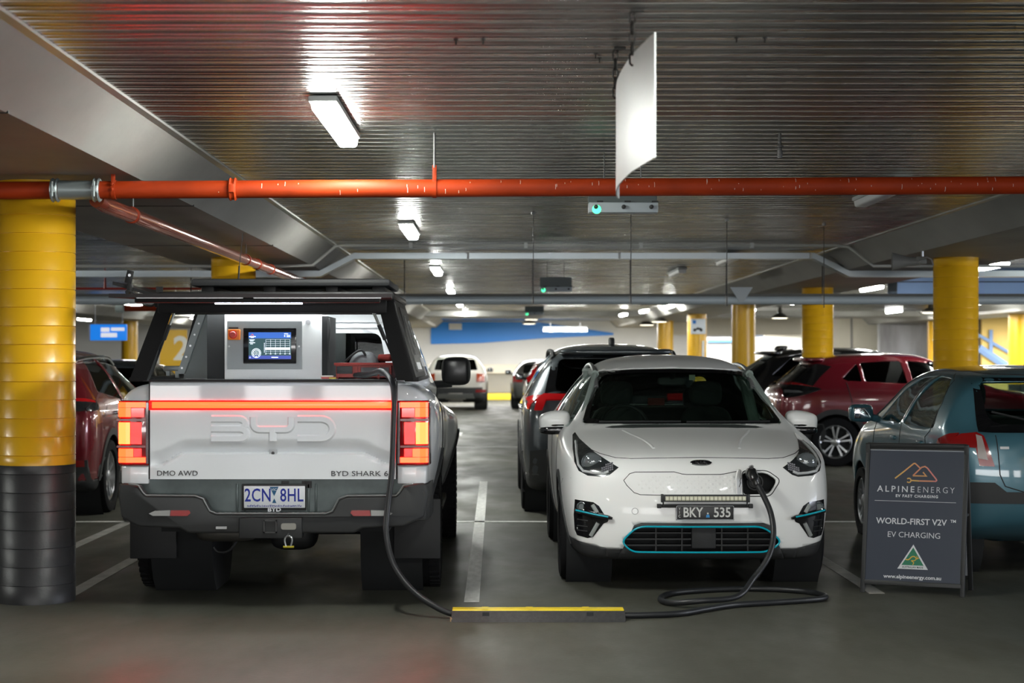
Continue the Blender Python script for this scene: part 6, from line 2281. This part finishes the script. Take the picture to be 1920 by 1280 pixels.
b = nb(); soft_box(b, -.5, .5, .48, .90, zz - .06, zz + .012); obj('spoiler', b, blk, car)
for sg in (-1, 1):
    obj('chrome_trim', patch(bv, [(.75, 1.52), (1.2, 1.60), (2.1, 1.60), (2.6, 1.36), (2.62, 1.38), (2.12, 1.62), (1.2, 1.62), (.74, 1.54)], 'x', sg, off=.002, th=.006, step=.2), MATS['chrome'], car)

# ---- white SUV far down the lane
whs = mat('paint_ivory', (.66, .63, .57), .3, coat=1)
sw = [rounded([(.5, 1.14), (.6, 1.50), (1.5, 1.53), (1.55, 1.06)], .05), rounded([(1.63, 1.06), (1.58, 1.53), (2.1, 1.52), (2.9, 1.06)], .05)]
rww = rounded([(-.64, 1.16), (.64, 1.16), (.55, 1.48), (-.55, 1.48)], .06)
car, bv = basic_car('white SUV far down the lane beyond the truck mirror', (-1.17, 52, 0), 0, whs, L=4.4, hw=.93, H=1.62, zbelt=1.08, ra=.85, fa=.9, wr=.36, rtop=.35, roof_hw=.66, zrw=1.16, sides=sw, rearwin=rww, gl='glass_dark', zskirt=.5, wd=.25)
for s, p in both([(-.60, 1.06), (-.60, .82), (-.82, .82), (-.82, 1.03)]):
    lamp(bv, car, p, mat('lens_orange_red', (.42, .05, .012), .2, coat=1), th=.03)
for s, p in both([(-.58, .60), (-.58, .52), (-.86, .52), (-.86, .60)]):
    lamp(bv, car, p, MATS['red_lens'], 'reflector', off=.012, th=.01)
lamp(bv, car, [(-.9, .50), (.9, .50), (.9, .66), (-.9, .66)], GP, 'bumper_band', off=0, th=.01, step=.15)
lamp(bv, car, [(-.55, .36), (.55, .36), (.5, .48), (-.5, .48)], MATS['steel'], 'bash_plate', off=.0, th=.03)
b = nb(); box(b, -.26, .26, -.06, -.04, .74, .86); obj('number_plate', b, MATS['plate_white'], car, flat=True)

# ---- two cars at the right of the lane, far back
sil = mat('paint_dark_silver', (.13, .13, .125), .3, .4, coat=1)
sw2 = [rounded([(.5, 1.05), (.8, 1.36), (1.5, 1.40), (1.55, 1.0)], .05), rounded([(1.63, 1.0), (1.58, 1.40), (2.1, 1.38), (2.8, 1.0)], .05)]
car, bv = basic_car('dark silver car farthest back right of the lane', (1.34, 53, 0), 0, sil, L=4.3, hw=.90, H=1.48, zbelt=1.0, ra=.85, fa=.9, wr=.33, rtop=.6, roof_hw=.6, zrw=1.04, sides=sw2, rearwin=rounded([(-.55, 1.06), (.55, 1.06), (.5, 1.32), (-.5, 1.32)], .05), gl='glass_tint')
for s, p in both([(-.55, .98), (-.55, .80), (-.82, .80), (-.82, .97)]):
    lamp(bv, car, p, MATS['red_lens'], th=.03)
drk = mat('paint_slate', (.03, .035, .04), .25, coat=1)
car, bv = basic_car('dark car with a tall red tail lamp half hidden by the grey SUV', (1.50, 38, 0), 0, drk, L=4.3, hw=.90, H=1.52, zbelt=1.02, ra=.85, fa=.9, wr=.33, rtop=.38, roof_hw=.62, zrw=1.10, sides=sw2, rearwin=rounded([(-.58, 1.12), (.58, 1.12), (.52, 1.38), (-.52, 1.38)], .05), gl='glass_clear')
for s, p in both([(-.60, 1.42), (-.66, 1.40), (-.74, 1.16), (-.82, 1.08), (-.82, 1.0), (-.60, 1.0), (-.60, 1.10), (-.66, 1.14)]):
    lamp(bv, car, p, MATS['tail_red_glow'], th=.03)
# ---- dark saloon glimpsed at the left, facing the camera
car, bv = basic_car('dark car facing the camera behind the red SUV', (-5.72, 29.0, 0), PI, drk, L=4.4, hw=.90, H=1.50, zbelt=1.0, ra=.9, fa=.9, wr=.33, rtop=.7, roof_hw=.6, zrw=1.04, sides=sw2, rearwin=rounded([(-.55, 1.06), (.55, 1.06), (.5, 1.32), (-.5, 1.32)], .05), gl='glass_tint')
for s, p in both([(-.55, .80), (-.60, .70), (-.80, .72), (-.82, .84)]):
    lamp(bv, car, p, MATS['clear_lens'], 'headlight', 'y', 1, th=.02)
lamp(bv, car, rounded([(-.45, .65), (.45, .65), (.4, .45), (-.4, .45)], .04), MATS['gloss_black'], 'grille', 'y', 1, th=.02)

# ---------------------------------------------------------------- pavement sign
sg_ = thing('pavement_sign', 'black A-frame pavement sign with a mountain logo advertising fast charging', 'sign', (2.68, 11.56, 0), R(-23))
W2, HH, TH = .318, .99, R(12)
fk = mat('frame_black', (.016, .017, .018), .5)
navy = mat('sign_navy', (.022, .030, .052), .36)
front = bpy.data.objects.new('front_leaf', None)
b = nb()
box(b, -W2, W2, .0, .022, .955, .99, bev=.003)
obj_f = obj('front_frame', b, fk, sg_, (0, 0, 0), (-TH, 0, 0))
def onleaf(name, bm, m, parent=obj_f, **k):
    return obj(name, bm, m, parent, **k)
for s in (-1, 1):
    b = nb(); box(b, s * W2 - .014, s * W2 + .014, 0, .026, .0, .985, bev=.003); onleaf('stile', b, fk)
b = nb(); box(b, -W2, W2, .0, .022, .055, .085, bev=.003); onleaf('bottom_rail', b, fk)
b = nb(); box(b, -W2 + .012, W2 - .012, .006, .012, .08, .96); pan = onleaf('panel', b, navy, flat=True)
b = nb(); box(b, -W2, W2, -.004, .006, .945, .99, bev=.002); onleaf('clip_rail', b, fk)
ink = mat('ink_white', (.62, .64, .67), .5)
yf = .0052
def ink_text(s, size, x, z, **k):
    return text('lettering', s, size, ink, obj_f, (x, yf, z), depth=.0006, **k)
ink_text('ALPINE', .056, -.127, .683, bold=.0006, sx=1.02, spacing=1.42)
ink_text('ENERGY', .056, .131, .683, bold=-.0008, sx=.92, spacing=1.38)
ink_text('EV FAST CHARGING', .025, .01, .640, bold=.0009, spacing=1.25)
b = nb(); box(b, -.262, .262, .0045, .006, .6045, .607); onleaf('rule', b, ink, flat=True)
ink_text('WORLD-FIRST V2V', .055, -.02, .472, bold=.0008, sx=.98)
ink_text('TM', .026, .248, .484, bold=.0006)
ink_text('EV CHARGING', .052, .0, .385, bold=-.0002)
ink_text('www.alpineenergy.com.au', .033, .0, .113, bold=.0008, sx=1.06)
# mountain logo with a spanner end
def grad(name, c):
    return mat(name, c, .5)
cols = [(.62, .36, .09), (.62, .30, .10), (.62, .24, .13), (.60, .19, .17)]
segs = [([(-.135, .755), (-.075, .805)], 0), ([(-.075, .805), (-.018, .855), (-.010, .857), (-.002, .852)], 1), ([(-.002, .852), (.030, .822)], 2),
        ([(-.020, .775), (.066, .775), (.045, .800)], 1), ([(-.020, .775), (.035, .832), (.056, .838), (.072, .828)], 2),
        ([(.072, .828), (.130, .757), (.134, .748), (.128, .742), (.110, .742)], 3), ([(.110, .742), (.02, .742)], 2), ([(.02, .742), (-.035, .744)], 0)]
for p, ci in segs:
    b = nb(); ribbon(b, p, .009, yf - .0006, yf + .0006); onleaf('logo_stroke', b, grad('logo_%s' % 'abcd'[ci], cols[ci]), flat=True)
b = nb(); ribbon(b, [(-.045 + .014 * math.cos(q), .744 + .014 * math.sin(q)) for q in [R(-140 + i * 28) for i in range(11)]], .008, yf - .0006, yf + .0006)
onleaf('logo_spanner', b, grad('logo_a', cols[0]), flat=True)
# green triangle mark with a yellow kangaroo outline
tri = [(-.098, .165), (.098, .165), (.0, .325)]
b = nb(); prism(b, tri, 'y', yf - .0004, yf + .0004); onleaf('mark_border', b, ink, flat=True)
b = nb(); prism(b, [(-.072, .190), (.070, .190), (0, .306)], 'y', yf - .0008, yf); onleaf('mark_green', b, mat('mark_green', (.006, .16, .08), .5), flat=True)
kg = mat('mark_gold', (.62, .38, .03), .5)
b = nb(); ribbon(b, smooth_path([Vector((x, z, 0)) for x, z in ((-.042, .226), (-.022, .232), (-.004, .246), (.012, .246), (.020, .236), (.030, .232), (.040, .236))], 4), .0065, yf - .0012, yf - .0004) if False else None
pts = [(p.x, p.y) for p in smooth_path([Vector((x, z, 0)) for x, z in ((-.048, .228), (-.028, .226), (-.006, .246), (.012, .246), (.024, .234), (.038, .240))], 4)]
ribbon(b, pts, .0065, yf - .0012, yf - .0004)
pts = [(p.x, p.y) for p in smooth_path([Vector((x, z, 0)) for x, z in ((.024, .236), (.012, .222), (-.008, .220), (.006, .208), (.0, .194))], 4)]
ribbon(b, pts, .0055, yf - .0012, yf - .0004)
ribbon(b, [(.028, .238), (.024, .252)], .004, yf - .0012, yf - .0004)
onleaf('mark_kangaroo', b, kg, flat=True)
text('lettering', 'AUSTRALIAN MADE', .0165, mat('ink_dark', (.02, .05, .04), .5), obj_f, (0, yf - .0008, .177), depth=.0004, bold=.0003, sx=.92)
# back leaf
b = nb(); box(b, -W2, W2, -.022, 0, .955, .985, bev=.003)
obj_b = obj('back_frame', b, fk, sg_, (0, .40, 0), (TH * .95, 0, 0))
for s in (-1, 1):
    b = nb(); box(b, s * W2 - .014, s * W2 + .014, -.026, 0, 0, .985, bev=.003); obj('stile', b, fk, obj_b)
for z in (.09, .50):
    b = nb(); box(b, -W2, W2, -.024, -.002, z - .012, z + .012); obj('rail', b, fk, obj_b)
b = nb(); box(b, -W2 + .012, W2 - .012, -.014, -.008, .10, .96); obj('back_panel', b, mat('sign_back', (.36, .38, .42), .5), obj_b, flat=True)
for s in (-1, 1):
    b = nb(); box(b, s * W2 - .006, s * W2 + .006, .11, .30, .50, .515); obj('stay', b, fk, sg_)

# ---------------------------------------------------------------- cable protector and charging cable
cp = thing('cable_ramp', 'black rubber cable ramp with a yellow lid lying between the cars', 'ramp', (.246, 10.50, 0))
b = nb()
prism(b, [(-.14, 0), (-.055, .055), (.055, .055), (.14, 0)], 'x', -.505, .505, bev=.003)
obj('rubber_body', b, mat('ramp_rubber', (.035, .034, .034), .7, noise=.2, nscale=40, bump=.002, bscale=140), cp)
b = nb(); prism(b, [(-.056, .054), (-.048, .062), (.048, .062), (.056, .054)], 'x', -.50, .50, bev=.002); lid = obj('lid', b, mat('ramp_yellow', (.72, .55, .01), .5, noise=.1, nscale=12), cp)
for x in (-.31, -.05, .28):
    b = nb(); box(b, x - .02, x + .02, -.052, .052, .0605, .0635)
    obj('lid_rib', b, MATS['ramp_yellow'], lid)
for x in (-.305, .30):
    b = nb(); box(b, -.02, .02, -.003, .003, -.012, .012); obj('molded_patch', b, MATS['dark_inside'], cp, (x, -.086, .038), (R(-33), 0, 0))
b = nb(); box(b, -.512, -.500, -.12, -.06, .0, .02); obj('frayed_end', b, mat('tan_edge', (.35, .22, .12), .8), cp)

cm = mat('cable_black', (.016, .017, .019), .42)
cbl = thing('charging_cable', 'thick black charging cable from the truck bed over the floor to the white car', 'cable')
pA = [P(640, 704, 11.45), P(690, 702, 11.25), P(715, 696, 11.05), P(733, 712, 10.88), P(739, 742, 10.82), P(738, 800, 10.80), P(735, 880, 10.78), P(727, 950, 10.76), P(724, 1000, 10.72), P(738, 1058, 10.66), P(772, 1105, 10.58), P(815, 1136, 10.52), Vector((-.24, 10.50, .026)), Vector((-.10, 10.50, .026))]
pB = [Vector((.60, 10.50, .026)), Vector((.745, 10.50, .021)), Vector((.92, 10.53, .019)), Vector((1.10, 10.60, .019)), Vector((1.25, 10.76, .019)), Vector((1.45, 10.95, .019)), Vector((1.75, 11.08, .019)), Vector((2.02, 11.22, .019)), Vector((2.085, 11.38, .019)), Vector((1.98, 11.60, .019)),
      Vector((1.70, 11.72, .019)), Vector((1.40, 11.66, .019)), Vector((1.13, 11.50, .019)), Vector((1.03, 11.22, .019)), Vector((1.08, 11.02, .022)), Vector((1.25, 10.94, .045)), Vector((1.48, 11.02, .06)), P(1412, 1085, 11.15), P(1440, 1045, 11.22), P(1450, 1005, 11.3), P(1446, 965, 11.37), P(1432, 930, 11.42), P(1418, 905, 11.46)]
b = nb(); tube(b, smooth_path(pA, 10), .0185, 12); obj('cable_run', b, cm, cbl)
b = nb(); tube(b, smooth_path(pB, 10), .0185, 12); obj('cable_run', b, cm, cbl)
# plug in the nose of the car
pg = [P(1418, 908, 11.455), P(1413, 893, 11.47), P(1409, 886, 11.56), P(1408, 890, 11.70)]
b = nb(); tube(b, smooth_path(pg, 6), [.022] * 4 + [.030] * 6 + [.036] * 4 + [.040] * 5, 14)
hd = obj('plug_handle', b, mat('plug_black', (.014, .014, .015), .3, coat=.3), cbl)
a = P(1409, 888, 11.60)
b = nb(); tube(b, [a + Vector((-.012, -.09, .045)), a + Vector((0, -.02, .048)), a + Vector((0, .05, .04))], .012, 8); obj('latch', b, MATS['plug_black'], hd)
b = nb(); tube(b, smooth_path([P(1405, 900, 11.46), P(1400, 892, 11.44), P(1402, 884, 11.48)], 5), .004, 6); obj('release_lever', b, MATS['grey_plastic'], hd)

# ---------------------------------------------------------------- hanging white board
hbd = thing('hanging_board', 'blank white curved board hanging on chains, seen nearly edge-on', 'sign', (0, 0, 0))
prof = [(.573, 6.477), (.546, 6.75), (.524, 7.03), (.513, 7.43), (.517, 7.70), (.528, 7.90), (.542, 8.06), (.556, 8.14)]
pp = smooth_path([Vector((x, y, 0)) for x, y in prof], 6)
b = nb()
z0, z1 = HC + .722, HC + 1.176
va = [[b.verts.new((p.x, p.y, z0)), b.verts.new((p.x, p.y, z1)), b.verts.new((p.x + .005, p.y, z1)), b.verts.new((p.x + .005, p.y, z0))] for p in pp]
for i in range(len(va) - 1):
    for j in range(4):
        b.faces.new((va[i][j], va[i][(j + 1) % 4], va[i + 1][(j + 1) % 4], va[i + 1][j]))
b.faces.new(va[0][::-1]); b.faces.new(va[-1])
obj('board', b, mat('board_white', (.60, .625, .625), .4, spec=.25), hbd)
dk = mat("chain_dark", (.02, .018, .016), .6, .3)
def link():
    b = nb()
    pts = [Vector((.011 * math.cos(q), 0, .017 * math.sin(q) + (.008 if math.sin(q) > 0 else -.008))) for q in [2 * PI * i / 16 for i in range(16)]]
    return tube(b, pts, .004, 6, closed=True)
first_link = None
for (x, y, ztop) in ((.527, 6.93, CEIL), (.519, 7.80, CEIL)):
    ch = thing('chain', 'dark chain holding the near end of the white board' if y < 7 else 'dark chain holding the far end of the white board', 'chain', (x, y, 0))
    z = ztop - .03
    k = 0
    while z > HC + 1.15:
        if first_link is None:
            first_link = obj('link', link(), dk, ch, (0, 0, z), (0, 0, 0))
            o = first_link
        else:
            o = first_link.copy(); COL.objects.link(o); o.parent = ch; o.location = (0, 0, z)
        o.rotation_euler = (0, 0, (k % 2) * PI / 2 + .3)
        z -= .040; k += 1
    b = nb(); tube(b, [(0, 0, ztop + .0), (.012, 0, ztop - .012), (.0, 0, ztop - .022)], .004, 6); box(b, -.005, .045, -.012, .012, ztop - .006, ztop + .004); obj('hook', b, dk, ch)
for (px, py) in ((1117, 100), (1124, 108), (855, 74), (906, 73), (1381, 70), (1434, 70)):
    Y = 1.344 * F / (670 - py)
    p = P(px, py, Y)
    b = nb(); cyl(b, (0, 0, -.022), (0, 0, .01), .004, n=6); cyl(b, (0, 0, -.004), (0, 0, .0), .010, n=8)
    obj('ceiling_screw', b, dk, ceiling, (p.x, p.y, CEIL))
